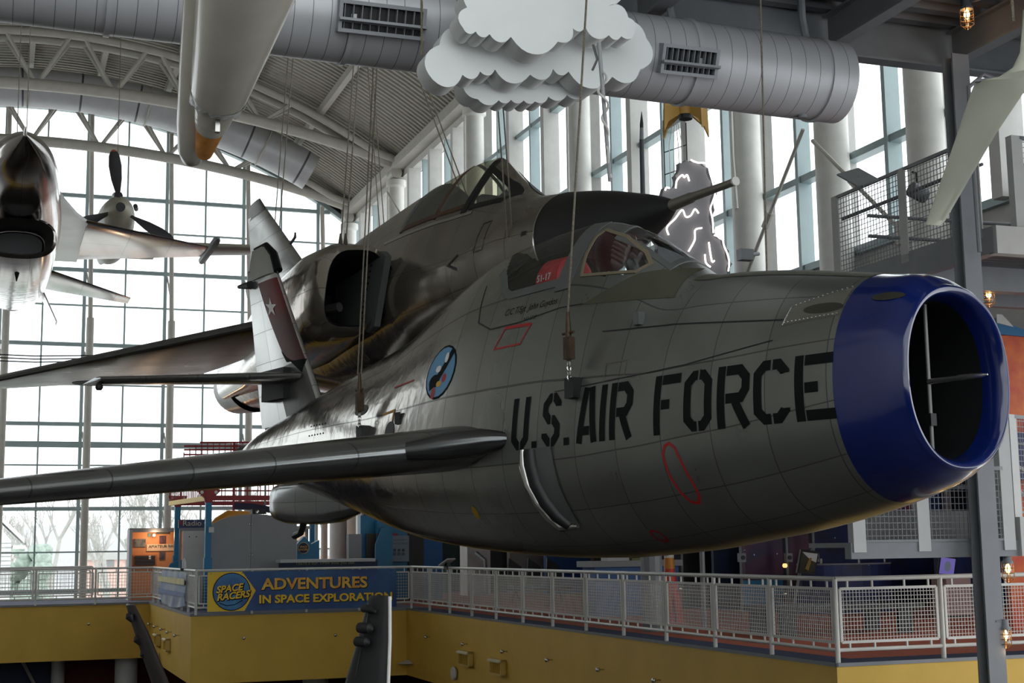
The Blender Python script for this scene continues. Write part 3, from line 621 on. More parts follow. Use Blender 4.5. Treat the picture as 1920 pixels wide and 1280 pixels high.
obj('yellow_spot', ell(MB(), 5.73, -.93, .05, .07), mat('spot_yellow', (150, 120, 30), .5), jet)
GUNP = mat('gun_port', (52, 50, 42), .5, .3)
GPL = mat('gun_panel', (104, 102, 94), .45, .35, bump=.1)
gp_ = MB(); gp_.patch([(1.13, .5), (1.1, .66), (.58, .77), (.57, .52)], K, .004, 8); gpo = obj('gun_panel', gp_, GPL, jet)
for (p0, p1) in (((1.13, .5), (1.1, .66)), ((1.1, .66), (.6, .77)), ((1.12, .52), (.6, .53))):
    rv = MB()
    for q in range(14): u = q/13; rv.sphere(J.skinpt(p0[0]+(p1[0]-p0[0])*u, p0[1]+(p1[1]-p0[1])*u, .006), .009, 6)
    obj('rivet_row', rv, CHROME, gpo)
obj('gun_port', ell(MB(), .76, .6, .2, .045, e=.007, tilt=.06), GUNP, jet, True); obj('gun_port', ell(MB(), .2, .625, .13, .035, e=.006, tilt=.05), GUNP, jet, True)
# side air door (curved scoop)
scp = MB()
pth = [(4.56, -.33), (4.56, -.48), (4.53, -.68), (4.46, -.86), (4.38, -1.0), (4.28, -1.1), (4.02, -1.1)]
scp.path([J.skinpt(s, z, .02) for s, z in pth], [.03, .05, .055, .055, .055, .05, .02], 10)
so = obj('air_scoop', scp, CHROME, jet, True, label='curved polished scoop lip on the lower flank')
sc2 = MB(); sc2.path([J.skinpt(s-.13, z, .008) for s, z in pth[:-1]], [.07, .085, .085, .085, .08, .06], 10); obj('scoop_throat', sc2, BLACK, so, True)
sc3 = MB(); sc3.patch([(4.38, -.34), (4.08, -.34), (3.98, -1.08), (4.28, -1.06)], K, .012, 10); sc3.ribbon([(4.56, -.335), (4.1, -.335), (4.06, -.6), (4.0, -.95), (4.0, -1.1)], .02, K, .016); obj('scoop_ramp', sc3, FRM, so, True)
# small fittings on the flank
fz = MB(); fz.box(frame(J.skinpt(3.0, .81, .02), J.h, ZZ, J.r), -.03, .05, -.06, .06, -.03, .05); obj('door_latch', fz, FRM, jet)
mb = MB(); mb.ribbon([(3.5, .76), (3.2, .74), (2.5, .7), (1.13, .55)], .012, K, .004); mb.ribbon([(.57, -.2), (1.2, .38), (2.2, .28), (3.0, .25), (4.1, .22)][1:], .01, K, .004); obj('panel_joint', mb, BLACK, jet)
mb = MB(); mb.ribbon([(3.32, .42), (3.02, .42), (3.02, .27), (3.32, .25)], .012, K, .004, closed=True); obj('access_panel', mb, GPL, jet)
# wings
def jwing(sg):
    m = J.wing((4.95, sg*.7, -.2, 3.3), (8.75, sg*5.35, -.66, 1.7), .155, ttip=.165, n=10); w0 = obj('wing', m, PNT2, jet, True)
    gl = MB(); pts_ = [J.loc(4.95+.02, sg*.97, -.17), J.loc(5.0, sg*1.05, -.18), J.loc(5.12, sg*1.2, -.19), J.loc(5.45, sg*1.6, -.22)]
    gl.path([J.loc(4.86, sg*.9, -.2), J.loc(4.96, sg*.98, -.2), J.loc(5.15, sg*1.12, -.21), J.loc(5.42, sg*1.4, -.25), J.loc(5.7, sg*1.7, -.29)], [.03, .09, .14, .15, .1], 16); obj('root_glove', gl, PNT2, w0, True)
    obj('flap_track', MB().box(frame(J.loc(8.6, sg*1.6, -.44), J.h, J.r, ZZ), -.2, .2, -.03, .03, -.08, .06), FRM, w0)
jwing(1); jwing(-1)
# fin, rudder, stabiliser
FINM = skin('fin_metal', (186, 186, 184), .24, .9, wave=.9, frames=.5, rows=10, dirt=.45)
FDARK = mat('fin_grey_paint', (96, 96, 92), .4, .5, var=.15)
MAROON = mat('fin_maroon', (52, 34, 33), .5, .0, c2=(100, 16, 20), vscale=1.1)
fin = obj('tail_fin', J.wing((10.75, 0, .55, 2.2), (12.55, 0, 3.1, 1.0), .09, vertical=True, n=10), FINM, jet, True)
band = J.wing((10.9, 0, 1.0, 1.0), (12.5, 0, 2.95, .42), .19, vertical=True, n=6, ttip=.19, round_tip=False)
band = MB(); 
def finpt(u, x, e):  # u up the fin 0..1, x share of chord
    s = 10.75+1.8*u; ch = 2.2-1.2*u; return J.loc(s+x*ch, (naca(min(max(x, 0.0), 1), .09)*ch+e), .55+2.55*u)
def fpatch(name, q, m, e=.006, par=fin, lab=None):
    return obj(name, MB().patch(q, finpt, e, 10), m, par, True, label=lab)
fpatch('maroon_band', [(.36, .0), (.9, .0), (.9, .62), (.36, .3)], MAROON, lab='dark maroon band along the fin front')
fpatch('black_root_tip', [(.28, .1), (.36, .0), (.36, .3), (.44, .36)], MASKP, .008)
fpatch('grey_root_panel', [(.0, -.0), (.36, .0), (.33, .55), (.0, .5)], FDARK, .005)
star = []; 
for q in range(10): r = .12 if q % 2 == 0 else .045; star.append((.72+r*1.0*math.sin(2*PI*q/10+.5)*.55, .36+r*math.cos(2*PI*q/10+.5)*1.2))
sm_ = MB(); o = len(sm_.v); sm_.v = [V(finpt(.72, .36, .012))]+[V(finpt(u, x, .012)) for u, x in star]; sm_.f = [(0, 1+q, 1+(q+1) % 10) for q in range(10)]; obj('white_star', sm_, RW, fin)
cap = obj('fin_cap', J.wing((12.45, 0, 2.93, 1.12), (12.78, 0, 3.42, .62), .13, vertical=True, n=4), mat('fin_cap_paint', (150, 150, 142), .4, var=.05), fin, True)
obj('cap_front_stripe', MB().path([J.loc(12.43, 0, 2.95), J.loc(12.6, 0, 3.25), J.loc(12.86, 0, 3.43), J.loc(13.3, 0, 3.44)], [.07, .065, .05, .02], 8), MASKP, fin, True)
obj('tail_light', MB().path([J.loc(13.3, .06, 2.86), J.loc(13.75, .06, 2.9)], [.07, .03], 8), DARKI, fin, True)
for sg in (1, -1):
    sb = obj('stabiliser', J.wing((11.4, sg*.1, 1.22, 1.35), (13.0, sg*2.5, 1.2, .85), .12, n=6), PNT2, jet, True)
    obj('root_seal', MB().box(frame(J.loc(12.2, sg*.1, 1.2), J.h, J.r*sg, ZZ), -.35, .4, -.1, .1, -.28, .18), DARKI, sb)
    obj('tip_lamp', MB().sphere(J.loc(13.2, sg*2.48, 1.1), .06, 8), DARKI, sb, True)
# ventral fairing and tail pipe
vf = []
for s, w_, zt, zb in ((9.6, .06, -.62, -.76), (10.0, .15, -.5, -.84), (10.5, .24, -.36, -.93), (11.1, .31, -.32, -.95), (11.7, .33, -.32, -.93), (12.0, .31, -.34, -.88), (12.06, .27, -.38, -.82)):
    vf.append([J.loc(s, w_*math.copysign(abs(math.cos(q))**.6, math.cos(q)), (zt+zb)/2+(zt-zb)/2*math.copysign(abs(math.sin(q))**.6, math.sin(q))) for q in [2*PI*i/28 for i in range(28)]])
obj('ventral_fairing', MB().loft(vf, uvs=[.0, .5, 1.1, 1.8, 2.4, 2.7, 2.8]), PNT2, jet, True, label='rounded bare metal fairing under the tail')
obj('tail_hook', MB().path([J.loc(11.5, 0, -.92), J.loc(11.6, 0, -1.06), J.loc(11.8, 0, -1.1)], .05, 8), BLACK, jet, True)
obj('tail_pipe', MB().loft([[J.loc(s, r*math.cos(2*PI*q/32), .05+r*math.sin(2*PI*q/32)) for q in range(32)] for s, r in ((12.6, .3), (13.4, .3), (13.4, .26), (12.8, .25))], caps=False), FDARK, jet, True)
# openings and fittings behind the wing
for s, z, a, b_ in ((8.45, .42, .2, .07), (8.3, .05, .14, .11), (7.5, .08, .12, .12)): obj('vent_opening', ell(MB(), s, z, a, b_, e=.005), BLACK, jet)
dt = MB(); 
for i in range(6):
    for q in range(4): ell(dt, 9.6+i*.1, .35-q*.13, .018, .012, e=.004, n=8)
obj('stencil_dots', dt, MASKP, jet)
obj('red_line', MB().ribbon([(7.6, .62), (7.1, .66)], .02, K, .004), REDL, jet); obj('amber_frame', MB().ribbon([(7.75, .3), (7.45, .33), (7.5, -.05)], .03, K, .004), mat('amber_marking', (170, 120, 30), .5), jet)
lk = MB(); lk.box(frame(J.skinpt(7.3, .22, .01), J.h, ZZ, J.r), -.05, .05, -.07, .07, 0, .02); obj('small_hatch', lk, DARKI, jet)
# ---------------------------------------------------------------- 2. the long delta jet behind
T2 = [(0,.05,-.05,.05,0,2,2),(.3,.17,-.17,.17,0,2,2),(.76,.31,-.28,.30,0,2,2),(1.4,.49,-.43,.46,.01,2,2),(2.08,.64,-.55,.6,.02,2,2),(3.25,.85,-.74,.78,.05,2,2),(3.6,.98,-.78,.82,.05,1.8,2),(4.0,1.3,-.84,.88,.05,1.45,2),(4.5,1.70,-.9,.94,.05,1.25,2),(4.9,1.78,-.94,.97,.05,1.3,2),(5.3,1.82,-.98,1.0,.05,1.42,2),(6.6,1.8,-1.05,1.05,.05,1.6,2),(8.4,1.72,-1.1,1.05,.05,1.7,2),(10,1.6,-1.1,1.0,.05,1.8,2),(12.4,1.1,-1.0,.95,.05,2,2),(15.5,.9,-.85,.85,.0,2,2),(18,.6,-.72,.66,-.05,2,2)]
D = Craft(at(1265, 383, 16), 26, T2)
DSK = skin('delta_skin', (136, 129, 118), .26, .62, (158, 150, 140), .14, .8, aft=(3.5, 6.5), wave=.3, frames=.75, rows=22, dirt=.35)
DSK2 = skin('delta_wing_skin', (66, 60, 54), .3, .75, frames=.9, rows=16, dirt=.4, wave=.15)
RADO = mat('radome_black', (25, 25, 26), .55)
dj = thing('delta_jet', 'long dull grey delta wing jet with a black nose cone, hung higher and behind', 'aircraft', D.loc(9, 0, -1.2))
WTRI = [(4.42, .9), (4.46, 1.5), (3.86, 1.12), (3.62, .93), (3.7, .86)]
def h2(s, t, z):
    if abs(t) > .03 and pip(s, z, WTRI): return True
    return (4.62 < s < 5.33 and .95 < z < 1.9-.0*(s)) or (5.42 < s < 6.5 and .99 < z)
body, cut2 = D.loft(linsp(2.35, 3.4, .15)+linsp(3.4, 7, .04)[1:]+linsp(7, 18, .25)[1:], 120, hole=h2)
obj('fuselage', body, DSK, dj, True); obj('canopy_glass', cut2, glass('aged_glass', (.74, .73, .62), .14, .08, .16), dj, True)
rad, _ = D.loft(linsp(0, 2.35, .1), 72); obj('radome', rad, RADO, dj, True, label='matte black nose cone')
obj('nose_probe', MB().path([D.loc(.1, 0, 0), D.loc(-.35, 0, .0), D.loc(-.4, 0, 0), D.loc(-1.1, 0, -.02), D.loc(-1.2, 0, -.02)], [.07, .062, .05, .042, .046], 14), mat('probe_metal', (126, 122, 112), .4, .6), dj, True, label='grey tapering probe on the nose tip')
obj('probe_tip', MB().tube(D.loc(-1.2, 0, -.02), D.loc(-1.225, 0, -.02), .05, 14), WHITE, dj, True)
obj('radome_seam', MB().loft([[D.loc(s, t*1.004, z*1.004) for t, z in D.ring(2.35, 72)] for s in (2.33, 2.37)], caps=False), CHROME, dj, True)
DK = lambda s, z, e: D.skinpt(s, z, e); DKl = lambda s, z, e: D.skinpt(s, z, e, -1)
BRN = mat('brown_seal', (84, 58, 38), .6, var=.2)
for fn in (DK, DKl):
    obj('windscreen_frame', MB().ribbon(WTRI, .07, fn, .012, closed=True, skirt=.012), DARKI, dj, True)
    obj('canopy_bow', MB().ribbon([(4.56, .84), (4.54, 1.3), (4.56, 1.68)], .12, fn, .014, skirt=.014), DARKI, dj, True)
    obj('canopy_seal', MB().ribbon([(4.6, .96), (5.35, .97), (6.5, 1.0)], .07, fn, .012, skirt=.012), BRN, dj, True)
    obj('canopy_rib', MB().ribbon([(5.375, .92), (5.38, 1.4), (5.4, 1.79)], .08, fn, .012, skirt=.012), BRN, dj, True)
    obj('canopy_rear_frame', MB().ribbon([(6.54, .95), (6.56, 1.4), (6.58, 1.77)], .1, fn, .012, skirt=.012), FRM, dj, True)
    obj('hood_line', MB().ribbon([(4.3, .8), (5.4, .84), (7.2, .9)], .05, fn, .006), CHROME, dj, True)
ck = MB(); f = frame(D.loc(5, 0, 0), -D.h, D.r, ZZ)
ck.box(f, -1.2, 1.6, -.6, .6, .3, .35); ck.box(f, -.2, 0, -.22, .22, .35, 1.22); ck.box(f, 1.0, 1.2, -.22, .22, .35, 1.3); ck.box(f, -1.0, -.7, -.35, .35, .5, 1.0)
ck.path([f(-.5, -.2, 1.0), f(-.55, 0, 1.2), f(-.5, .2, 1.0)], .03, 6); obj('cockpit_seats', ck, mat('seat_blue', (48, 58, 66), .7), dj)
obj('chevron_vent', MB().ribbon([(4.18, .14), (4.42, .03), (4.2, -.06)], .04, DK, .006), BLACK, dj)
obj('door_panel', MB().ribbon([(3.5, .5), (3.7, .5), (3.76, .1), (3.54, .1)], .014, DK, .004, closed=True), BLACK, dj)
obj('name_plate', MB().patch([(2.62, .16), (2.5, .16), (2.5, .1), (2.62, .1)], DK, .004, 3), BLACK, dj)
def intake(sg):
    def rr(s, t0, t1, z0, z1, n=28, p=.62, sl=0.0, sh=0.0):
        out = []
        for i in range(n):
            q = 2*PI*i/n; x = math.copysign(abs(math.cos(q))**p, math.cos(q)); y = math.copysign(abs(math.sin(q))**p, math.sin(q))
            t = (t0+t1)/2+(t1-t0)/2*x; zq = (z0+z1)/2+(z1-z0)/2*y; out.append(D.loc(s+sl*(t-t0)+sh*(.6-zq), sg*t, zq))
        return out
    rings = [rr(6.4, 1.1, 1.92, -.5, .62, sl=.25, sh=.42), rr(6.45, 1.06, 1.98, -.56, .7, sl=.25, sh=.42), rr(6.9, .98, 2.06, -.62, .78, sh=.38), rr(8, .85, 2.08, -.68, .85), rr(10, .5, 1.95, -.7, .8), rr(12.5, .3, 1.6, -.65, .7), rr(15, .2, 1.15, -.6, .6), rr(18, .1, .75, -.5, .45)]
    io = obj('intake_trunk', MB().loft(rings, caps=False, uvs=[6.5, 6.6, 7, 8, 10, 12.5, 15, 18]), DSK, dj, True)
    dk = MB().loft([rr(6.4, 1.1, 1.92, -.5, .62, sl=.25, sh=.42), rr(6.47, 1.02, 1.88, -.46, .58, sl=.25, sh=.42), rr(7.6, 1.0, 1.8, -.42, .5), rr(9.2, .8, 1.5, -.4, .4)], caps=False); dk.f.append(tuple(range(3*28, 4*28))); obj('intake_mouth', dk, BLACK, io, True)
    rp = MB(); rp.prism(lambda x, y, z: D.loc(x, sg*(1.1+z), y), [(6.75, -.5), (6.25, .5), (6.45, .62), (8.6, .5), (8.6, -.42), (7.2, -.5), (7.0, -.56)], -.03, .07); ro_ = obj('splitter_ramp', rp, FRM, io)
    for i in range(11): 
        rp2 = MB().box(frame(D.loc(7.35-i*.05, sg*1.175, -.4+i*.085), J.h, D.r*sg, ZZ), -.03, .03, -.005, .006, 0, .035); obj('bleed_slot', rp2, BLACK, ro_)
    wm = D.wing((7.7, sg*1.5, -.1, 9.9), (16.4, sg*5.95, -.5, 1.4), .036, ttip=.03, n=8); wo = obj('delta_wing', wm, DSK2, dj, True)
    obj('leading_edge', MB().path([D.loc(7.55+8.7*u, sg*(1.45+4.45*u), -.09-.4*u) for u in [i/10 for i in range(11)]], [.08]+[.07]*9+[.05], 8), FDARK, wo, True)
    obj('blue_roundel', MB().lathe(lambda x, y, z: D.loc(14.6+x, sg*4.0+y, -.62-z), [(.01, 0), (.42, 0), (.42, .012), (.01, .012)], 20), mat('wing_blue', (46, 62, 84), .5), wo)
intake(1); intake(-1)
dfin = obj('tail_fin', D.wing((12.4, 0, .95, 5.0), (16.85, 0, 3.75, 1.45), .05, vertical=True, n=8), FINM, dj, True)
obj('fin_tip', D.wing((16.75, 0, 3.68, 1.5), (17.3, 0, 4.05, .9), .06, vertical=True, n=3), FDARK, dfin, True)
obj('fin_antenna', MB().path([D.loc(15.0, 0, 2.5), D.loc(14.6, 0, 2.6), D.loc(14.6, 0, 2.7)], [.03, .03, .02], 6), DARKI, dfin)
obj('exhaust_nozzle', MB().loft([[D.loc(s, r*math.cos(2*PI*q/32), -.12+r*math.sin(2*PI*q/32)) for q in range(32)] for s, r in ((17.4, .7), (18.9, .6), (18.9, .54), (18, .5))], caps=False), DSK2, dj, True)
obj('belly_pod', MB().path([D.loc(s, .0, -1.1+.012*(s-8)) for s in (9.5, 10, 11, 13, 15.0, 16)], [.05, .15, .2, .2, .15, .05], 14), DSK, dj, True)
# ---------------------------------------------------------------- 3. the mirror bright jet seen head on
T3 = [(0,.02,-.02,.02,0,2,2),(.25,.1,-.1,.12,0,2,2),(.8,.28,-.24,.32,0,2,2),(1.6,.46,-.36,.5,0,2,2),(2.6,.62,-.42,.62,0,2,2),(3.4,1.0,-.45,.68,0,1.7,2),(4.4,1.15,-.45,.74,0,1.6,2),(6,.95,-.5,.82,0,1.7,2),(8,.75,-.6,.85,0,1.8,2),(10.5,.6,-.65,.75,-.05,2,2),(13,.45,-.6,.55,-.08,2,2)]
Fj = Craft(at(47, 252, 22), 20, T3)
MIR = skin('mirror_metal', (176, 170, 167), .15, 1.0, wave=.7, frames=.9, rows=14, dirt=.3, line=.7)
bj = thing('bright_jet', 'mirror bright metal jet flying head on with a belly intake, at the far left', 'aircraft', Fj.loc(6, 0, -1))
b3, c3 = Fj.loft(linsp(0, 13, .2), 48, hole=lambda s, t, z: 2.7 < s < 5 and z > .62)
obj('fuselage', b3, MIR, bj, True); obj('canopy_glass', c3, CGL, bj, True)
obj('nose_pitot', MB().path([Fj.loc(.1, 0, 0), Fj.loc(-.2, 0, 0), Fj.loc(-.45, 0, 0)], [.03, .025, .008], 8), CHROME, bj, True)
def f16ring(s, w_, zt, zb, n=36, p=.75): return [Fj.loc(s, w_*math.copysign(abs(math.cos(2*PI*i/n))**p, math.cos(2*PI*i/n)), (zt+zb)/2+(zt-zb)/2*math.copysign(abs(math.sin(2*PI*i/n))**.8, math.sin(2*PI*i/n))) for i in range(n)]
itk = obj('belly_intake', MB().loft([f16ring(4.0, .62, -.46, -1.16), f16ring(4.06, .67, -.42, -1.22), f16ring(5, .7, -.38, -1.28), f16ring(7, .7, -.3, -1.25), f16ring(10, .66, -.2, -1.05), f16ring(12.6, .6, .3, -.8), f16ring(13.8, .5, .35, -.6)], caps=False, uvs=[4, 4.1, 5, 7, 10, 12.6, 13.8]), MIR, bj, True)
im = MB().loft([f16ring(4.0, .62, -.46, -1.16), f16ring(4.1, .58, -.5, -1.12), f16ring(5.0, .5, -.5, -1.05), f16ring(6.5, .4, -.5, -1.0)], caps=False); im.f.append(tuple(range(3*36, 4*36))); obj('intake_mouth', im, mat('intake_grey', (96, 92, 88), .3, .7), itk, True)
obj('intake_throat', MB().loft([f16ring(4.9, .44, -.56, -1.03), f16ring(4.92, .05, -.78, -.82)]), BLACK, itk, True)
obj('throat_rim', MB().path(f16ring(4.87, .49, -.53, -1.06), .018, 6, closed=True), CHROME, itk, True)
obj('belly_antenna', MB().path([Fj.loc(5.2, 0, -1.27), Fj.loc(5.5, 0, -1.38)], [.05, .01], 6), DARKI, itk)
for sg in (1, -1):
    obj('strake', MB().prism(lambda x, y, z: Fj.loc(x, sg*y, -.02+z*(1-.0)), [(2.9, .55), (4.2, .8), (5.3, 1.08), (5.95, 1.32), (10.0, 1.32), (10.0, .4), (2.9, .4)], -.035, .035), MIR, bj)
    w1 = obj('wing', Fj.wing((5.9, sg*1.3, .0, 4.1), (8.6, sg*4.1, .18, 1.15), .04, n=6), MIR, bj, True)
    obj('wingtip_rail', MB().path([Fj.loc(7.6, sg*4.17, .18), Fj.loc(7.9, sg*4.17, .18), Fj.loc(10.2, sg*4.17, .18), Fj.loc(10.4, sg*4.17, .18)], [.03, .09, .09, .05], 8), GREYST, w1, True)
    obj('tailplane', Fj.wing((10.6, sg*.75, -.15, 2.6), (12.7, sg*2.75, -.35, .9), .05, n=4), MIR, bj, True)
    obj('ventral_fin', Fj.wing((10.0, sg*.62, -.75, 1.2), (10.5, sg*.95, -1.35, .8), .05, n=3, vertical=True), MIR, bj, True)
obj('tail_fin', Fj.wing((9.2, 0, .5, 3.3), (12.0, 0, 3.2, 1.3), .05, vertical=True, n=5), MIR, bj, True)
obj('exhaust_nozzle', MB().tube(Fj.loc(13.6, 0, -.12), Fj.loc(14.4, 0, -.12), .5, 24, .42), FDARK, bj, True)
# ---------------------------------------------------------------- 4. the propeller aircraft
Pp = Craft(at(226, 388, 40), 20, [(0,.12,-.12,.12,0,2,2),(.25,.34,-.36,.33,-.02,2,2),(.6,.46,-.62,.44,-.05,2,2),(1.4,.55,-.85,.52,-.1,2,2),(2.6,.85,-.95,.56,-.1,1.7,2),(4,.8,-.9,.52,-.1,1.7,2),(6.5,.35,-.4,.3,0,2,2),(8,.2,-.15,.1,0,2,2)])
CREAM = mat('cream_paint', (150, 145, 130), .45, var=.08)
pp = thing('propeller_plane', 'small cream propeller plane with three dark blades in front of the gable window', 'aircraft', Pp.loc(3, 0, -1))
pb_, pc_ = Pp.loft(linsp(.6, 8, .2), 40, hole=lambda s, t, z: 2.2 < s < 4.2 and z > .42)
obj('fuselage', pb_, CREAM, pp, True); obj('canopy_glass', pc_, CGL, pp, True)
sp_, _ = Pp.loft([0, .05, .15, .25, .4, .6], 40); spn = obj('spinner', sp_, CREAM, pp, True)
obj('hub_bore', MB().tube(Pp.loc(-.03, 0, 0), Pp.loc(.05, 0, 0), .135, 14), BLACK, spn, True)
BLD = mat('blade_black', (44, 42, 46), .5); TIPR = mat('blade_tip', (168, 74, 50), .5)
for an in (97, 205, 331):
    c_, s_ = math.cos(math.radians(an)), math.sin(math.radians(an)); rings = []; tips = []
    for u, ch in ((.28, .09), (.5, .14), (.9, .26), (1.3, .28), (1.6, .22), (1.72, .14), (1.78, .05)):
        tw = math.radians(62-28*u); P = []
        for q in range(10):
            x = ch/2*math.cos(2*PI*q/10)*1.15; y = .16*ch*math.sin(2*PI*q/10); lx = x*math.cos(tw)*1.0+y*math.sin(tw); ax = x*math.sin(tw)*.6+y
            P.append(Pp.loc(.3+ax, -(c_*u-s_*lx*1.25), s_*u+c_*lx*1.25))
        rings.append(P)
    bo = obj('propeller_blade', MB().loft(rings), BLD, pp, True); obj('blade_tip', MB().loft([[p+(Pp.h*.004) for p in rings[-2]], rings[-1]]), TIPR, bo, True)
for sg in (1, -1):
    obj('wing', Pp.wing((1.9, sg*.4, -.62, 2.2), (2.5, sg*5.4, -.35, 1.2), .14, n=5), CREAM, pp, True); obj('tailplane', Pp.wing((7, sg*.1, .1, 1), (7.3, sg*1.7, .1, .6), .08, n=3), CREAM, pp, True)
obj('tail_fin', Pp.wing((6.9, 0, .1, 1.1), (7.5, 0, 1.4, .6), .08, vertical=True, n=3), CREAM, pp, True)
obj('exhaust_stub', MB().tube(Pp.loc(1.0, -.5, .3), Pp.loc(1.4, -.56, .3), .07, 8), BLACK, pp, True); obj('top_intake', MB().tube(Pp.loc(.9, 0, .55), Pp.loc(1.8, 0, .75), .13, 10), BLACK, pp, True)
# ---------------------------------------------------------------- 5. the white rocket overhead
GLW = mat('gloss_white', (200, 194, 182), .28, var=.06, coat=.3)
ROC = thing('rocket', 'long white test rocket with an orange tail cone hanging overhead', 'rocket', at(440, 120, 15))
q0, q1 = at(489, -130, 10.3), at(382, 288, 12.7)
def rtube(pairs, n=32): return MB().path([q0.lerp(q1, u) for u, r in pairs], [r for u, r in pairs], n)
obj('booster_sleeve', rtube([(-.62, .06), (-.58, .2), (-.45, .36), (-.25, .45), (0, .46), (.31, .362), (.68, .25), (.7, .235)]), GLW, ROC, True)
obj('forward_body', rtube([(.6, .22), (.7, .2), (.78, .175), (.82, .16)]), GLW, ROC, True)
obj('paper_wrap', rtube([(.8, .168), (.84, .15), (.86, .135)]), mat('wrap_white', (206, 202, 190), .7, bump=.6, bscale=9), ROC, True)
obj('orange_cone', rtube([(.84, .13), (.86, .13), (.98, .085), (1.0, .075)]), mat('orange_foam', (196, 132, 62), .8, var=.15, vscale=9, bump=.5, bscale=20), ROC, True, label='orange brown tail cone of the rocket')
obj('dark_plug', MB().path([q0.lerp(q1, .998), q0.lerp(q1, 1.006)], [.066, .06], 16), mat('rust_plug', (70, 48, 36), .8, var=.3, vscale=10), ROC, True)
obj('sleeve_lug', MB().box(frame(q0.lerp(q1, .72)-ZZ*.23, UU, VV, ZZ), -.02, .02, -.03, .03, -.07, .06), CHROME, ROC)
rg_ = MB(); c0 = q0.lerp(q1, .69); ax = (q1-q0).normalized(); x_ = ax.cross(ZZ).normalized(); y_ = ax.cross(x_)
rr = [[c0+ax*(.05*d+random.uniform(-.03, .06)*d)+(x_*math.cos(2*PI*k/40)+y_*math.sin(2*PI*k/40))*(.252-.012*d+random.uniform(-.005, .015)*d) for k in range(40)] for d in (0, 1)]
rg_.loft(rr, caps=False); obj('torn_film', rg_, mat('torn_film', (190, 190, 186), .25, bump=.5), ROC, True, label='torn clear film at the end of the sleeve')
g0, g1 = at(386, -130, 10.7), at(358, 306, 13.1)
obj('side_tank', MB().path([g0.lerp(g1, u) for u in (-.34, -.3, -.15, 0, .3, .55, .8, .93, .98, 1.0)], [.02, .08, .14, .15, .15, .155, .15, .13, .09, .02], 24), GLW, ROC, True)
fr_ = MB(); fr_.prism(lambda x, y, z: g0.lerp(g1, x)+x_*z+(q0-g0).normalized()*y, [(.0, 0), (.9, 0), (.8, .1), (.0, .2)], -.015, .015); obj('web_plate', fr_, GLW, ROC)
# ---------------------------------------------------------------- hanging blade, tail fin and dark blade in the foreground
def slab(name, quads, m, label, cat, th, parent=None):
    """quads: (left point, right point) pairs along a blade; lens shaped section"""
    rings = []
    for a, b_, tk in quads:
        a, b_ = V(a), V(b_); d = (b_-a); nrm = V((d.y, -d.x, 0)).normalized(); P = []
        for q in range(16):
            c_ = .5-.5*math.cos(2*PI*q/16); P.append(a+d*c_+nrm*(tk*math.sin(2*PI*q/16)))
        rings.append(P)
    o = obj(name, MB().loft(rings), m, parent, True)
    return tag(o, label, cat) if parent is None else o
GBL = mat('blade_grey_white', (188, 188, 172), .5, var=.04)
hb = thing('rotor_blade', 'pale grey twisted rotor blade hanging in front of the upper walkway', 'blade', at(1740, 420, 11.2))
slab('blade_skin', [(at(1735, 421, 11.2), at(1762, 423, 11.1), .012), (at(1738, 412, 11.2), at(1772, 414, 11.1), .03), (at(1762, 345, 11), at(1812, 345, 10.85), .04), (at(1795, 250, 10.7), at(1868, 250, 10.5), .05), (at(1822, 170, 10.5), at(1922, 170, 10.2), .055), (at(1829, 153, 10.4), at(1930, 150, 10.15), .05)], GBL, '', '', 0, hb)
slab('blade_cuff', [(at(1829, 154, 10.4), at(1932, 150, 10.15), .045), (at(1868, 148, 10.3), at(1938, 130, 10.1), .05), (at(1895, 138, 10.25), at(1942, 100, 10.1), .05), (at(1912, 105, 10.2), at(1950, 50, 10.1), .05), (at(1918, 20, 10.1), at(1960, -30, 10.1), .05)], GBL, '', '', 0, hb)
obj('trailing_tab', MB().tube(at(1829, 152, 10.38), at(1880, 146, 10.25), .014, 6), GREYST, hb)
TF = mat('primer_grey', (17, 17, 18), .65, var=.08, vscale=4)
tf = thing('hanging_fin', 'dark grey aircraft tail fin with round pods standing up in front of the banner', 'aircraft fin', at(690, 1280, 12))
slab('fin_skin', [(at(645, 1500, 12), at(727, 1500, 11.7), .09), (at(648, 1283, 12), at(729, 1283, 11.7), .085), (at(672, 1200, 12), at(731, 1200, 11.75), .07), (at(693, 1122, 12), at(731, 1120, 11.8), .055), (at(696, 1116, 12), at(730, 1116, 11.8), .03)], TF, '', '', 0, tf)
obj('fin_rear_strip', MB().path([at(731, 1118, 11.75), at(731, 1200, 11.7), at(728, 1283, 11.65), at(727, 1500, 11.6)], .014, 8), WHITE, tf, True, label='pale strip along the rear edge of the fin')
obj('fin_seam', MB().path([at(664, 1283, 11.84), at(677, 1210, 11.84), at(690, 1150, 11.88)], .004, 4), BLACK, tf)
for (x, y, l, r, nm) in ((671, 1176, 27, .045, 'antenna_pod'), (666, 1202, 26, .042, 'antenna_pod')):
    p0, p1 = at(x, y, 11.83), at(x+l, y+2, 11.72); obj(nm, MB().path([p0, p0.lerp(p1, .12), p0.lerp(p1, .5), p0.lerp(p1, .85), p1], [r*.5, r*.95, r, r*.9, r*.3], 14), TF, tf, True)
obj('warning_sensor', MB().path([at(683, 1140, 11.9), at(692, 1141, 11.8), at(704, 1146, 11.75)], [.035, .03, .012], 12), TF, tf, True)
db = thing('dark_blade', 'dark brown blade with black pods slanting up in front of the yellow balcony', 'aircraft fin', at(290, 1280, 14))
DBM = mat('blade_brown', (36, 27, 26), .5, var=.1)
slab('blade_skin', [(at(370, 1480, 13.6), at(402, 1480, 13.2), .05), (at(288, 1284, 14), at(316, 1284, 13.6), .05), (at(258, 1195, 14.1), at(278, 1190, 13.8), .045), (at(238, 1135, 14.2), at(252, 1134, 14), .03), (at(237, 1131, 14.2), at(250, 1134, 14), .012)], DBM, '', '', 0, db)
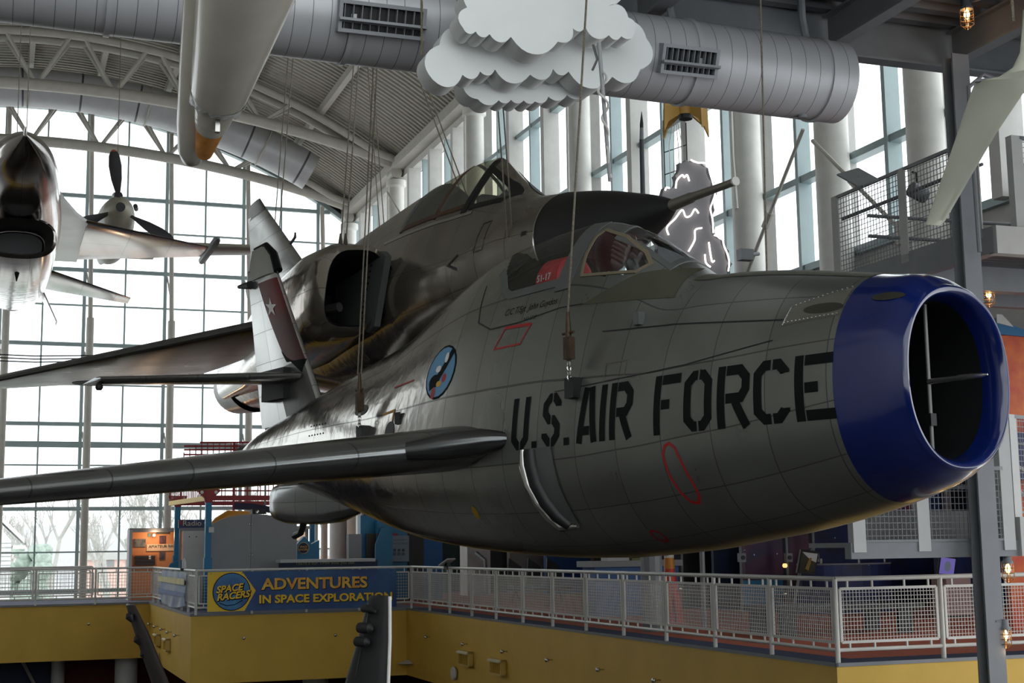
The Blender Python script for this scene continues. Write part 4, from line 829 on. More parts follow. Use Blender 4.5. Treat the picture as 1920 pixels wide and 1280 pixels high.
for x, y in ((243, 1155), (258, 1198), (270, 1225), (278, 1238)): obj('edge_pod', MB().path([at(x-3, y-6, 13.95), at(x, y, 13.95), at(x+6, y+10, 13.95)], [.02, .045, .02], 10), BLACK, db, True)
# ================================================================ BALCONY RAILS
def rail(label, p, q, n, z=0.0, H=1.08, sp=.05, wire=.0032, mesh=True, ends=(True, True)):
    p = B(p[0], p[1], z); q = B(q[0], q[1], z); d = (q-p).normalized(); L = (q-p).length; sd = d.cross(ZZ); f = frame(p, d, sd, ZZ)
    R = thing('guard_rail', label, 'railing', p.lerp(q, .5))
    obj('top_rail', MB().tube(f(0, 0, H), f(L, 0, H), .032, 10), RAILM, R, True)
    obj('bottom_rail', MB().tube(f(0, 0, .16), f(L, 0, .16), .026, 8), RAILM, R, True)
    for i in range(n+1):
        if (i == 0 and not ends[0]) or (i == n and not ends[1]): continue
        obj('post', MB().tube(f(L*i/n, 0, -.02), f(L*i/n, 0, H), .034, 10), RAILM, R, True)
    if not mesh: return R
    w_ = L/n
    for i in range(n):
        x0, x1, z0, z1 = i*w_+.07, (i+1)*w_-.07, .26, H-.13; mb = MB()
        for a in ((x0, x1, z0-.018, z0+.018), (x0, x1, z1-.018, z1+.018), (x0-.018, x0+.018, z0, z1), (x1-.018, x1+.018, z0, z1)): mb.box(f, a[0], a[1], -.014, .014, a[2], a[3])
        pn = obj('panel_frame', mb, RAILM, R)
        mb = MB(); k = int((x1-x0)/sp)
        for j in range(1, k): x = x0+(x1-x0)*j/k; mb.box(f, x-wire, x+wire, -wire, wire, z0, z1)
        k = int((z1-z0)/sp)
        for j in range(1, k): zz = z0+(z1-z0)*j/k; mb.box(f, x0, x1, -wire, wire, zz-wire, zz+wire)
        obj('wire_mesh', mb, RAILM, pn)
        mb = MB()
        for x in (x0+.12, (x0*2+x1)/3, (x0+2*x1)/3, x1-.12):
            mb.box(f, x-.012, x+.012, -.012, .012, z1, H-.01); mb.box(f, x-.012, x+.012, -.012, .012, .17, z0)
        obj('spacer_tab', mb, RAILM, pn)
    return R
rail('pale mesh railing along the orange carpet edge, running away to the banner', (E0+.1, 36.75), (E0+.1, 16.42), 12)
rail('pale mesh railing at the balcony corner running right behind the steel column', (E0+.1, 16.42), (22, 16.42), 7, ends=(False, True))
rail('pale mesh railing behind the blue banner', (E1+.1, 36.75), (E0+.1, 36.75), 4, sp=.07, ends=(True, False))
rail('pale mesh railing beside the radio kiosk with the faded banner', (E1+.1, 46.8), (E1+.1, 36.75), 7, sp=.07, ends=(True, False))
rail('pale mesh railing above the far left yellow band', (-14.6, 46.8), (E1+.1, 46.8), 11, sp=.09, wire=.005, ends=(True, False))
rail('pale mesh railing by the gable window, behind the far left railing', (-14.6, 53.5), (3.4, 53.5), 9, sp=.12, wire=.006)
# pins, vents and lamps on the yellow band
pins = []
for i, bb in enumerate((34.6, 31.6, 28.9, 26.3, 23.8, 21.5, 19.4, 17.5)): pins.append((E0-.03, bb, -.62, -UU, 'orange carpet balcony', i))
for i, a in enumerate((6.05, 8.4)): pins.append((a, 36.82, -.62, -VV, 'banner balcony', i))
for i, bb in enumerate((45.6, 43.9, 42.2, 40.6, 38.9)): pins.append((E1-.03, bb, -.62, -UU, 'radio kiosk balcony', i))
for i, a in enumerate((-.6, 2.9)): pins.append((a, 46.87, -.62, -VV, 'far left balcony', i))
for a, bb, z, d, nm, i in pins:
    p = B(a, bb, z); mb = MB(); mb.tube(p, p+d*.12, .014, 6); mb.sphere(p+d*.12, .045, 8)
    tag(obj('wall_pin', mb, CHROME, None, True), f'small shiny round pin on the yellow band of the {nm}', 'pin', f'pins along the {nm}')
def vent(p, out, w_, h, label):
    sd = ZZ.cross(out); f = frame(p, sd, out, ZZ); t = thing('air_vent', label, 'vent', p); fr = MB()
    for a in ((-w_/2, w_/2, h/2-.05, h/2), (-w_/2, w_/2, -h/2, -h/2+.04), (-w_/2, -w_/2+.04, -h/2, h/2), (w_/2-.04, w_/2, -h/2, h/2)): fr.box(f, a[0], a[1], -.02, .1, a[2], a[3])
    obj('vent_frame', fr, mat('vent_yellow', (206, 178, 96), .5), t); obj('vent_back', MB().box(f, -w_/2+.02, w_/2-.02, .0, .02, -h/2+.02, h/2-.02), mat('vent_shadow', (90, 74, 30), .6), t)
    hd = MB(); hd.prism(lambda x, y, z: f(z, x, y), [(.09, h/2-.05), (.09, h/2), (.15, h/2-.03), (.15, h/2-.06)], -w_/2, w_/2); obj('hood', hd, mat('vent_cream', (214, 206, 170), .5), t)
    for i in range(6): x = -w_/2+.07+i*(w_-.14)/5; obj('vane', MB().box(f, x-.008, x+.008, .02, .09, -h/2+.04, h/2-.05), YEL, t)
for px, py, nm in ((876, 1234, 'farther of the two on the band below the orange carpet'), (936, 1250, 'nearer of the two on the band below the orange carpet')):
    bb, z = on_a(px, py, E0-.03); vent(B(E0-.03, bb, z), -UU, .75, .34, 'cream hooded air vent, '+nm)
for px, py, nm in ((297, 1199, 'farther of the two right of the dark blade'), (315, 1208, 'nearer of the two right of the dark blade')):
    bb, z = on_a(px, py, E1-.03); vent(B(E1-.03, bb, z), -UU, .7, .36, 'small cream hooded air vent, '+nm)
bb, z = on_a(853, 1262, E0-.03); c = B(E0-.03, bb, z); tag(obj('alarm_sounder', MB().lathe(frame(c, ZZ, VV, -UU), [(.15, 0), (.16, .03), (.14, .07), (.05, .08), (.04, .1)], 18), WHITE, None, True), 'round white alarm disc on the yellow band below the vents', 'alarm')
for px, py, nm in ((297, 1226, 'upper'), (302, 1247, 'lower')):
    bb, z = on_a(px, py, E1-.03); p = B(E1-.03, bb, z); t = thing('dish_lamp', f'small white dish lamp on the far yellow band, the {nm} one beside the dark blade', 'lamp', p)
    obj('bowl', MB().lathe(frame(p-UU*.1, ZZ, VV, -UU), [(.03, .0), (.16, .06), (.18, .1), (.16, .1)], 16), WHITE, t, True); obj('arm', MB().tube(p, p-UU*.12, .03, 8), WHITE, t)
a_, z = on_b(764, 1243, 36.5); p = B(a_, 36.5, z); t = thing('saucer_lamp', 'thin white saucer lamp on a bent arm at the yellow inner corner', 'lamp', p)
obj('saucer', MB().lathe(frame(p, UU, VV, ZZ), [(.05, .08), (.2, .03), (.27, 0), (.2, -.02), (.02, -.03)], 20), WHITE, t, True)
obj('bent_arm', MB().path([p+ZZ*.06, p+ZZ*.1+UU*.2+VV*.1, p+UU*.32+VV*.3+ZZ*.1, p+UU*.32+VV*.34+ZZ*.24], .015, 6), WHITE, t, True)
# columns under the balcony
for a, bb, nm in ((4.2, 48.3, 'beneath the inner corner of the balcony'), (2.2, 50.5, 'where the blue wall meets the red wall'), (-.6, 50.5, 'in front of the dark blue wall'), (8.6, 40, 'beneath the banner balcony')):
    c = tag(obj('column', MB().tube(B(a, bb, -6), B(a, bb, -1.7), .36 if bb < 50 else .22, 18), WHITE, None, True), f'pale round column {nm}', 'column', kind='structure')
for k in (-4.2, 1.0): tag(obj('tie_rod', MB().tube(B(k, 50.8, -1.8), B(k+2.2, 50.8, -6), .06, 6), STEEL), f'diagonal steel rod on the dark blue wall, the one {"at the far left" if k < 0 else "nearer the red wall"}', 'brace')
# ---------------------------------------------------------------- banners
BB = 36.66; fb = frame(B(0, BB, 0), UU, -VV, ZZ)
ban = thing('banner', 'blue and yellow vinyl banner reading ADVENTURES IN SPACE EXPLORATION', 'banner', B(7.5, BB, .05))
BBL = mat('banner_blue', (40, 62, 122), .55, c2=(52, 108, 152), vscale=.8)
BYE = mat('banner_yellow', (238, 196, 52), .55, var=.06); LGT = mat('banner_gold', (240, 200, 76), .55, c2=(214, 140, 60), vscale=6)
wav = lambda x, y, z: fb(x, .004*math.sin(x*2.3)+z, y)
mb = MB(); mb.loft([[wav(5.12+i*4.9/60, z_, 0) for z_ in (.06, .3, .55, .8, 1.04)] for i in range(61)], caps=False, ring_closed=False); obj('banner_cloth', mb, BBL, ban, True)
mb = MB(); mb.prism(lambda x, y, z: wav(x, y, .004+z), [(5.12, .06), (6.05, .06), (6.33, .56), (5.98, 1.04), (5.12, 1.04)], 0, .003); obj('yellow_end', mb, BYE, ban)
def disc(mb, f, x, y, r, z0, z1, n=36): return mb.prism(f, [(x+r*math.cos(2*PI*i/n), y+r*math.sin(2*PI*i/n)) for i in range(n)], z0, z1)
obj('logo_rim', disc(MB(), wav, 5.72, .545, .475, .008, .011), MASKP, ban); obj('logo_disc', disc(MB(), wav, 5.72, .545, .455, .012, .015), mat('logo_blue', (38, 60, 120), .5, c2=(70, 140, 190), vscale=1.2), ban)
tilt = lambda x, y, z, x0, z0: wav(x0+x, z0+y+x*.1, .018+z)
for body, x0, z0, sz in (('SPACE', 5.66, .62, .235), ('RACERS', 5.76, .44, .235)):
    text('logo_shadow', body, lambda x, y, z: tilt(x+.012, y-.014, z-.002, x0, z0), sz, MASKP, ban, .001, sx=.98, shear=.2, bold=.022); text('logo_text', body, lambda x, y, z: tilt(x, y, z+.003, x0, z0), sz, BYE, ban, .001, sx=.98, shear=.2, bold=.008)
obj('logo_swoosh', MB().ribbon([(5.42, .27), (5.6, .2), (5.8, .22), (6.0, .33)], .02, lambda x, y, e: wav(x, y, .018)), MASKP, ban)
text('banner_shadow', 'ADVENTURES', lambda x, y, z: wav(7.87+x, .69+y, .012+z), .39, MASKP, ban, .001, sx=1.14, bold=.02); text('banner_title', 'ADVENTURES', lambda x, y, z: wav(7.86+x, .7+y, .018+z), .39, LGT, ban, .001, sx=1.14, bold=.012)
text('banner_shadow', 'IN SPACE EXPLORATION', lambda x, y, z: wav(8.17+x, .315+y, .012+z), .275, MASKP, ban, .001, sx=1.14, bold=.016); text('banner_line', 'IN SPACE EXPLORATION', lambda x, y, z: wav(8.16+x, .325+y, .018+z), .275, BYE, ban, .001, sx=1.14, bold=.01)
mb = MB()
for i in range(7): mb.sphere(wav(5.2+i*.78, 1.0, .01), .014, 6)
obj('eyelet', mb, CHROME, ban)
b0 = on_a(300, 1090, E1)[0]; b1 = on_a(346, 1090, E1)[0]; AX = E1+.055; fs = frame(B(AX, 0, 0), VV, -UU, ZZ)
b2 = thing('faded_banner', 'small wrinkled faded banner tied to the railing beside the radio kiosk', 'banner', B(AX, (b0+b1)/2, .05))
mb = MB(); mb.loft([[fs(b1+(b0-b1)*i/20, .01+.06*abs(math.sin(i*.45+z_*4))*(1.1-z_), z_+(.0 if z_ > .3 else .12*abs(math.sin(PI*i/20))*-1+.1)) for z_ in (.06, .2, .4, .6, .8, 1.02)] for i in range(21)], caps=False, ring_closed=False)
obj('banner_cloth', mb, mat('faded_cloth', (176, 178, 170), .6, c2=(110, 130, 170), vscale=1.1), b2, True)
obj('yellow_smear', MB().ribbon([(b1-.2, .78), (b0+.2, .78)], .16, lambda x, y, e: fs(x, .09, y)), mat('faded_yellow', (200, 188, 130), .6, var=.15), b2)
obj('blue_smear', MB().ribbon([(b1-.2, .45), (b0+.2, .42)], .12, lambda x, y, e: fs(x, .09, y)), mat('faded_blue', (92, 112, 158), .6, var=.15), b2)
# ================================================================ EXHIBITS ON THE FAR BALCONY
TEAL = mat('kiosk_blue', (20, 112, 152), .45, var=.04); KRED = mat('kiosk_red', (140, 26, 30), .5); ORB = mat('orange_board', (206, 132, 84), .6, var=.08)
PNL = mat('grey_panel', (140, 142, 144), .55, var=.03); LPN = mat('light_panel', (186, 186, 184), .55, var=.05); BRNP = mat('brown_panel', (70, 62, 54), .6)
def pbox(px0, py0, px1, py1, b, d=.15, foot=True):
    a0, z1 = on_b(px0, py0, b); a1, z0 = on_b(px1, py1, b); return bx(min(a0, a1), max(a0, a1), b, b+d, 0 if foot else z0, z1)
def fob(b): return frame(B(0, b, 0), UU, -VV, ZZ)
# radio kiosk
K0 = 49.5; t = thing('radio_kiosk', 'orange lit display kiosk about amateur radio with pictures', 'display', B(on_b(290, 1000, K0)[0], K0, 0))
obj('back_board', pbox(247, 993, 345, 1065, K0, .2), ORB, t); obj('roof_edge', pbox(243, 990, 400, 996, K0-.5, .6, False), GREYST, t); obj('side_wall', pbox(243, 993, 247, 1065, K0-.6, .8), LPN, t)
fk = fob(K0-.02)
def pic(nm, x0, y0, x1, y1, m, par=t, b=K0, lab=None): return obj(nm, pbox(x0, y0, x1, y1, b-.04, .03, False), m, par, label=lab)
pic('photo_print', 251, 1010, 273, 1025, mat('photo_grey', (128, 124, 120), .5, c2=(60, 60, 66), vscale=6)); pic('wall_plaque', 293, 997, 317, 1001, BRNP); pic('photo_print', 299, 1004, 310, 1018, mat('photo_red', (120, 60, 64), .5, c2=(50, 40, 50), vscale=6)); pic('photo_print', 299, 1034, 309, 1048, mat('photo_dark', (50, 50, 60), .5, c2=(110, 90, 80), vscale=7))
st = pic('title_strip', 275, 1020, 330, 1032, mat('strip_cream', (222, 186, 156), .6)); a_, z_ = on_b(279, 1024, K0-.06)
text('title_text', 'AMATEUR RADIO STATION', lambda x, y, z: fob(K0-.06)(a_+x, z+.005, z_+y), .13, BRNP, st, .002, 'LEFT')
pic('small_badge', 278, 999, 283, 1006, mat('badge_teal', (70, 120, 120), .5)); sh = pic('shelf_box', 250, 1040, 294, 1064, mat('shelf_wood', (176, 108, 66), .6))
for y in (1042, 1048, 1054): obj('radio_set', pbox(253, y, 291, y+4, K0-.12, .1, False), mat('radio_black', (42, 40, 42), .5), sh)
for y in (1041, 1045): obj('paper_tag', pbox(279, y, 283, y+3, K0-.14, .02, False), WHITE, sh)
lp = MB().sphere(B(*on_b(263, 1004, K0-.2)[:1], K0-.2, on_b(263, 1004, K0-.2)[1]), .05, 8)
sl = bpy.data.lights.new('kiosk_spot', 'POINT'); sl.energy = 22; sl.color = (1, .72, .45); sl.shadow_soft_size = .08; slo = bpy.data.objects.new('kiosk_spot', sl); COL.objects.link(slo)
slo.location = B(on_b(290, 1003, K0-.5)[0], K0-.55, on_b(290, 1003, K0-.5)[1]); obj('spot_lamp', MB().sphere(slo.location+VV*.25, .05, 8), mat('lamp_glow', (255, 210, 160), .4, emit=6), t, True); slo.parent = t; slo.location = slo.location - t.location
t = thing('radio_sign', 'blue hanging sign reading Radio Con above the orange kiosk', 'sign', B(on_b(360, 985, 47)[0], 47, 2.3))
obj('sign_board', pbox(335, 974, 396, 989, 47, .1, False), mat('sign_blue', (38, 52, 96), .5), t); a_, z_ = on_b(342, 981, 46.97); text('sign_text', 'Radio Con', lambda x, y, z: fob(46.97)(a_+x, z, z_+y), .24, mat('sign_ink', (196, 190, 170), .6), t, .004, 'LEFT', 1.1); obj('sign_mark', pbox(337, 975, 341, 983, 46.97, .02, False), KRED, t)
obj('sign_post', bx(on_b(337, 980, 47)[0], on_b(337, 980, 47)[0]+.06, 47.02, 47.08, 0, 2.3), GREYST, t)
# blue pillars with red capitals, carrying the red fence canopy
for i, (px, b_, top, cw, nm) in enumerate(((333, 47.5, 950, 10, 'standing before the orange kiosk'), (391, 39.5, 942, 11, 'standing right of the white board'), (585, 46, 962, 9, 'standing right of the grey arched doors'))):
    a_, z1 = on_b(px, top, b_); hw = cw/2/FPX*b_; t = thing('blue_pillar', f'tall bright blue pillar with a red bracket top {nm}' if i < 2 else f'plain bright blue pillar {nm}', 'pillar', B(a_, b_, 0))
    obj('shaft', bx(a_-hw, a_+hw, b_-hw, b_+hw, 0, z1), TEAL, t); obj('base_sleeve', bx(a_-hw*1.3, a_+hw*1.3, b_-hw*1.3, b_+hw*1.3, 0, z1*.48), TEAL, t)
    if i < 2:
        f = frame(B(a_, b_, z1), UU, -VV, ZZ); mb = MB(); mb.prism(lambda x, y, z: f(x, z, y), [(-.1, 0), (.1, 0), (.12, .12), (.3, .3), (.3, .36), (-.3, .36), (-.3, .3), (-.12, .12)], -.06, .06); mb.box(f, -hw, hw, -hw, hw, 0, .36); obj('bracket_capital', mb, KRED, t)
        mb = MB(); 
        for x in (-.19, .19): disc(mb, lambda p, q, r: f(p, r, q), x, .28, .045, .062, .07, 12)
        obj('capital_hole', mb, WHITE, t)
    if i == 0: obj('side_fin', MB().prism(lambda x, y, z: frame(B(a_-.12, b_-.2, 0), UU, -VV, ZZ)(x, z, y), [(-.42, 0), (.75, 0), (.72, .9), (.5, 1.25), (.2, 1.3), (-.1, 1.2), (-.36, .7)], 0, .08), TEAL, t)
    if i == 1: obj('outlet_box', bx(a_+.0, a_+.14, b_-hw*1.4-.02, b_-hw*1.3, on_b(394, 998, b_)[1], on_b(394, 988, b_)[1]), WHITE, t)
t = thing('red_canopy', 'red barred fence frame with a yellow edge raised on the blue pillars', 'frame', B(on_b(410, 930, 42)[0], 42, 2.9))
A0, zA = on_b(318, 944, 47.5); A1, zB = on_b(391, 934, 39.5); P0 = B(A0, 47.5, zA); P1 = B(A1, 39.5, zB-.0); P2 = B(on_b(640, 936, 46)[0], 46, zB); P3 = P0+UU*4.5
for (p, q) in ((P0, P1), (P1, P1+UU*4.6), (P0, P0+UU*5)):
    obj('yellow_edge' if (p, q) == (P0, P1) else 'lower_bar', MB().box(frame(p, (q-p).normalized(), (q-p).normalized().cross(ZZ), ZZ), 0, (q-p).length, -.03, .03, -.06, .08), BYE if (p, q) == (P0, P1) else KRED, t)
    obj('upper_bar', MB().tube(p+ZZ*.95, q+ZZ*.95, .03, 6), KRED, t); obj('middle_bar', MB().tube(p+ZZ*.42, q+ZZ*.42, .025, 6), KRED, t); n_ = int((q-p).length/.34)
    for i in range(n_+1): obj('baluster', MB().tube(p.lerp(q, i/n_), p.lerp(q, i/n_)+ZZ*.95, .017, 5), KRED, t)
t = thing('red_canopy_grid', 'red barred grid with sloping end rising above the grey wing', 'frame', B(on_b(410, 838, 50)[0], 50, 5)); 
for y in (829, 836, 843, 852): 
    p, q = B(*[on_b(375 if y < 835 else 345, y, 50)[0], 50, on_b(345, y, 50)[1]]), B(on_b(500, y, 50)[0], 50, on_b(500, y, 50)[1]); obj('grid_bar', MB().tube(p, q, .03, 6), KRED, t)
for i in range(14): a_ = on_b(345+i*11, 850, 50)[0]; z0 = on_b(345, 858, 50)[1]; z1 = on_b(345, max(829, 848-i*7), 50)[1]; obj('grid_upright', MB().tube(B(a_, 50, z0), B(a_, 50, z1), .02, 5), KRED, t)
obj('grid_post', MB().tube(B(on_b(440, 850, 50)[0], 50.05, 0), B(on_b(440, 830, 50)[0], 50.05, on_b(440, 830, 50)[1]), .05, 6), KRED, t)
# white board and grey arched doors
t = thing('white_board', 'plain pale board standing between the two blue pillars', 'board', B(on_b(365, 1060, 41)[0], 41, 0)); obj('board_face', pbox(343, 995, 387, 1066, 41, .06), LPN, t)
for px in (355, 368): obj('screw', MB().sphere(B(on_b(px, 1006, 41)[0], 40.99, on_b(px, 1006, 41)[1]), .02, 6), BLACK, t)
C0 = 40.5; t = thing('arched_doors', 'large grey arched screen of two joined panels', 'screen', B(on_b(474, 1060, C0)[0], C0, 0)); a0 = on_b(396, 1000, C0)[0]; a1 = on_b(556, 1000, C0)[0]; am = on_b(470, 1000, C0)[0]; zt = on_b(474, 964, C0)[1]; zs_ = on_b(396, 997, C0)[1]
arc = lambda a: zs_+(zt-zs_)*math.sqrt(max(0, 1-((a-(a0+a1)/2)/((a1-a0)/2+.12))**2))
for x0, x1 in ((a0, am-.006), (am+.006, a1)):
    P = [(x0, 0)]+[(x1, 0)]+[(x1-(x1-x0)*i/14, arc(x1-(x1-x0)*i/14)) for i in range(15)]; obj('panel', MB().prism(lambda x, y, z: fob(C0)(x, z, y), P, -.05, .05), PNL, t)
for px, py in ((468, 982), (473, 982), (468, 1040), (473, 1040)): obj('bolt', MB().sphere(B(on_b(px, py, C0-.06)[0], C0-.06, on_b(px, py, C0-.06)[1]), .025, 8), CHROME, t)
a_, z_ = on_b(425, 965, 43.5); tag(obj('orange_roof', MB().path([B(on_b(397, 990, 43)[0], 43, on_b(397, 992, 43)[1]), B(a_-.3, 43, z_-.25), B(a_, 43, z_-.02), B(a_+.5, 43, z_-.0), B(a_+1.2, 43, z_-.15)], [.14, .2, .16, .1, .05], 10), mat('orange_gloss', (190, 128, 40), .3, coat=.3), None, True), 'glossy orange curved roof peeking behind the grey arched screen', 'roof')
obj_ = thing('white_astronaut_toy', 'tiny white model clipped on the railing corner before the white board', 'model', B(on_b(358, 1060, 39.8)[0], 39.8, 1.0)); p = B(E1+.1, 39.2, 1.1)
ORG[obj_.name] = p; obj_.location = p
obj('body', MB().lathe(frame(p, UU, VV, ZZ), [(.05, 0), (.06, .06), (.05, .16), (.025, .25), (.005, .3)], 12), WHITE, obj_, True); obj('clamp', MB().box(frame(p, UU, VV, ZZ), -.1, .05, -.05, .05, -.05, .02), BLACK, obj_)
t = thing('pointed_kiosk', 'blue kiosk with a pointed top and a round dark badge reading SPACE RACERS', 'display', B(on_b(575, 1050, 42)[0], 42, 0)); a0, z0 = on_b(555, 1030, 42); a1, z1 = on_b(582, 1005, 42); am = (a0+a1)/2; zs2 = on_b(555, 1020, 42)[1]
obj('kiosk_body', MB().prism(lambda x, y, z: fob(42)(x, z, y), [(a0, 0), (a1+.24, 0), (a1+.24, on_b(595, 1012, 42)[1]), (a1, zs2), (am, z1), (a0, zs2)], -.15, .15), TEAL, t)
ac, zc = on_b(569, 1027, 41.8); f = fob(41.82); ro_ = obj('badge_rim', disc(MB(), lambda x, y, z: f(x, z, y), ac, zc, .17, .0, .02), mat('badge_gold', (170, 160, 110), .4), t); bd = obj('badge_disc', disc(MB(), lambda x, y, z: f(x, z, y), ac, zc, .15, .021, .025), NAVY, t)
for s_, dz_ in (('SPACE', .03), ('RACERS', -.05)): text('badge_text', s_, lambda x, y, z: f(ac+x, .03+z, zc+dz_+y), .075, BYE, bd, .001)
t = thing('grey_booth', 'grey booth with a lit window behind the pointed blue kiosk', 'display', B(on_b(560, 1050, 44)[0], 44, 0)); obj('booth_wall', pbox(536, 990, 578, 1064, 44, .6), PNL, t); obj('booth_cap', pbox(530, 986, 583, 991, 43.9, .8, False), STEEL, t); obj('lit_window', pbox(556, 997, 572, 1013, 43.97, .02, False), mat('warm_window', (230, 200, 170), .5, emit=.5), t)
t = thing('star_desk', 'long dark blue display desk reading You are a star behind the banner', 'desk', B(on_b(615, 1060, 39.3)[0], 39.3, 0)); obj('desk_body', pbox(529, 1052, 708, 1070, 39.3, .5), NAVY, t); obj('desk_top', pbox(526, 1049, 704, 1052, 39.2, .7, False), LPN, t)
a_, z_ = on_b(610, 1055, 39.27); text('desk_text', "You're a star. Draw what you see!", lambda x, y, z: fob(39.27)(a_+x, z, z_+y), .12, mat('desk_ink', (150, 150, 90), .6), t, .003)
t = thing('ceiling_projector', 'dark projector on a slanted arm hanging above the grey arched screen', 'projector', at(480, 960, 41)); obj('arm', MB().path([at(440, 948, 41), at(478, 950, 41), at(510, 956, 41)], .13, 4), mat('arm_navy', (44, 46, 72), .5), t); obj('lens_head', MB().box(frame(at(484, 959, 40.9), UU, VV, ZZ), -.2, .2, -.2, .2, -.07, .07), BLACK, t); obj('lens', MB().sphere(at(482, 960, 40.6), .06, 8), CHROME, t); obj('drop_rod', MB().tube(at(497, 953, 41), at(497, 953, 41)+ZZ*6, .03, 6), GREYST, t)
tag(obj('column', MB().tube(B(on_b(634, 1000, 54)[0], 54, -.03), B(on_b(634, 1000, 54)[0], 54, 12), .33, 18), WHITE, None, True), 'round white column between the pointed blue kiosk and the grey case', 'column', kind='structure')
# blue control wall
t = thing('control_wall', 'bright blue exhibit wall with a grey control panel and red strip', 'display', B(on_b(750, 1060, 43)[0], 43, 0))
obj('blue_panel', pbox(676, 966, 742, 1072, 43, .3), TEAL, t); obj('blue_panel', pbox(708, 975, 737, 1072, 42.6, .3), TEAL, t); obj('dark_panel', pbox(688, 1000, 712, 1072, 42.8, .1), BRNP, t); obj('dark_panel', pbox(766, 985, 795, 1072, 42.8, .2), mat('charcoal', (52, 52, 54), .6), t); obj('blue_panel', pbox(793, 985, 830, 1072, 42.9, .3), mat('deep_blue', (24, 88, 150), .5), t); obj('blue_panel', pbox(735, 975, 768, 1072, 42.9, .3), TEAL, t)
obj('red_strip', pbox(708, 1000, 746, 1004, 42.5, .08, False), KRED, t); cpn = obj('control_panel', pbox(735, 1004, 767, 1052, 42.5, .1, False), mat('panel_blue_grey', (122, 138, 150), .5, var=.05), t)
f = fob(42.48); 
for px in (740, 748, 756): 
    a_, z_ = on_b(px, 1031, 42.48); obj('dial', disc(MB(), lambda x, y, z: f(x, z, y), a_, z_, .045, 0, .02, 16), mat('dial_dark', (50, 60, 66), .5), cpn); a_, z_ = on_b(px, 1038, 42.48); obj('dial_square', MB().box(f, a_-.045, a_+.045, 0, .015, z_-.045, z_+.045), mat('dial_grey', (80, 92, 98), .5), cpn)
for y in (1012, 1019): a_, z_ = on_b(751, y, 42.48); text('panel_text', 'INSTRUMENTS', lambda x, y_, z: f(a_+x, z, z_+y_), .07, mat('ink_grey', (80, 90, 98), .5), cpn, .002)
obj('blue_fin', MB().prism(lambda x, y, z: fob(42.3)(x, z, y), [(on_b(702, 1070, 42.3)[0], 0), (on_b(735, 1070, 42.3)[0], 0), (on_b(735, 980, 42.3)[0], on_b(735, 985, 42.3)[1]), (on_b(715, 990, 42.3)[0], on_b(715, 990, 42.3)[1]), (on_b(703, 1020, 42.3)[0], on_b(703, 1020, 42.3)[1])], 0, .06), TEAL, t)
tag(obj('grey_case', pbox(654, 1001, 678, 1072, 42, .3), PNL), 'plain grey case left of the bright blue exhibit wall', 'case')
# things along the orange carpet, further right
def foot(px, py): p = cut(px, py, V((0, 0, 0)), ZZ); return p.dot(UU), p.dot(VV)
t = thing('dino_panel', 'green exhibit panel reading Dino with a tilted reader plate', 'display', B(on_b(835, 1080, 47)[0], 47, 0)); obj('mural', pbox(798, 1000, 884, 1100, 49, .1), mat('dark_mural', (26, 34, 34), .6, c2=(40, 70, 64), vscale=2), t); obj('green_board', pbox(807, 1050, 830, 1065, 46, .1, True), mat('teal_green', (46, 140, 118), .5), t); obj('mural_patch', pbox(818, 1068, 846, 1108, 48.9, .06), mat('green_blob', (96, 150, 110), .6, c2=(60, 120, 130), vscale=2), t)
a_, z_ = on_b(826, 1053, 45.95); text('panel_text', 'Dino', lambda x, y, z: fob(45.95)(a_+x, z, z_+y), .2, BLACK, t, .003)
t = thing('reader_plate', 'tilted pale reader plate on a bracket over the railing, beside the Dino panel', 'sign', B(10.45, 32.2, 1.1)); p = B(10.45, on_a(838, 1055, 10.45)[0], 1.1); ORG[t.name] = p; t.location = p
obj('plate', MB().box(frame(p+ZZ*.12, (UU*.6+VV*.8).normalized(), (VV*.5-UU*.6-ZZ*.5).normalized(), ZZ), -.3, .3, -.14, .14, -.015, .015), LPN, t); obj('bracket', MB().box(frame(p, UU, VV, ZZ), -.04, .04, -.15, .15, -.06, .1), BLACK, t)
t = thing('white_pillar', 'pale square pillar beside a black doorway', 'pillar', B(on_b(898, 1100, 45)[0], 45, 0), kind='structure'); obj('pillar_face', pbox(876, 1010, 920, 1100, 45, .8), WALLW, t); obj('lectern_arm', MB().path([B(on_b(893, 1036, 44.5)[0], 44.5, on_b(893, 1036, 44.5)[1]), B(on_b(910, 1050, 44)[0], 44, on_b(910, 1050, 44)[1]), B(on_b(912, 1120, 44)[0], 44, .05)], [.07, .06, .06], 4), GREYST, t)
struct('wall_exhibit_black', pbox(915, 990, 960, 1105, 47, .2), BLACK, 'black doorway in the exhibit wall right of the pale pillar', 'doorway')
struct('wall_exhibit_pale', pbox(955, 990, 1030, 1110, 46.5, .3), mat('wall_dusk', (132, 128, 122), .7, var=.05), 'pale exhibit wall right of the black doorway', 'wall')
struct('wall_exhibit_blue', pbox(1024, 990, 1150, 1118, 45, .3), mat('wall_blue', (32, 72, 128), .6, var=.06), 'mid blue exhibit wall behind the bench', 'wall')
struct('wall_exhibit_brown', pbox(1112, 990, 1180, 1125, 44, .3), BRNP, 'dark brown exhibit wall under the jet belly', 'wall')
struct('wall_exhibit_back', bx(13.7, 23.6, 55, 55.3, 0, 6), mat('back_dark', (52, 54, 60), .8, var=.1), 'dark rear wall of the exhibit area under the side windows', 'wall')
struct('wall_exhibit_side', bx(23.6, 23.9, 16.6, 55, 0, 5.2), mat('side_dark', (44, 46, 56), .8, var=.1), 'dark side wall of the exhibit area', 'wall')
struct('ceiling_exhibit', bx(13.7, 24, 21.5, 55.3, 5.2, 5.38), DARKW, 'low dark ceiling over the exhibit area', 'ceiling')
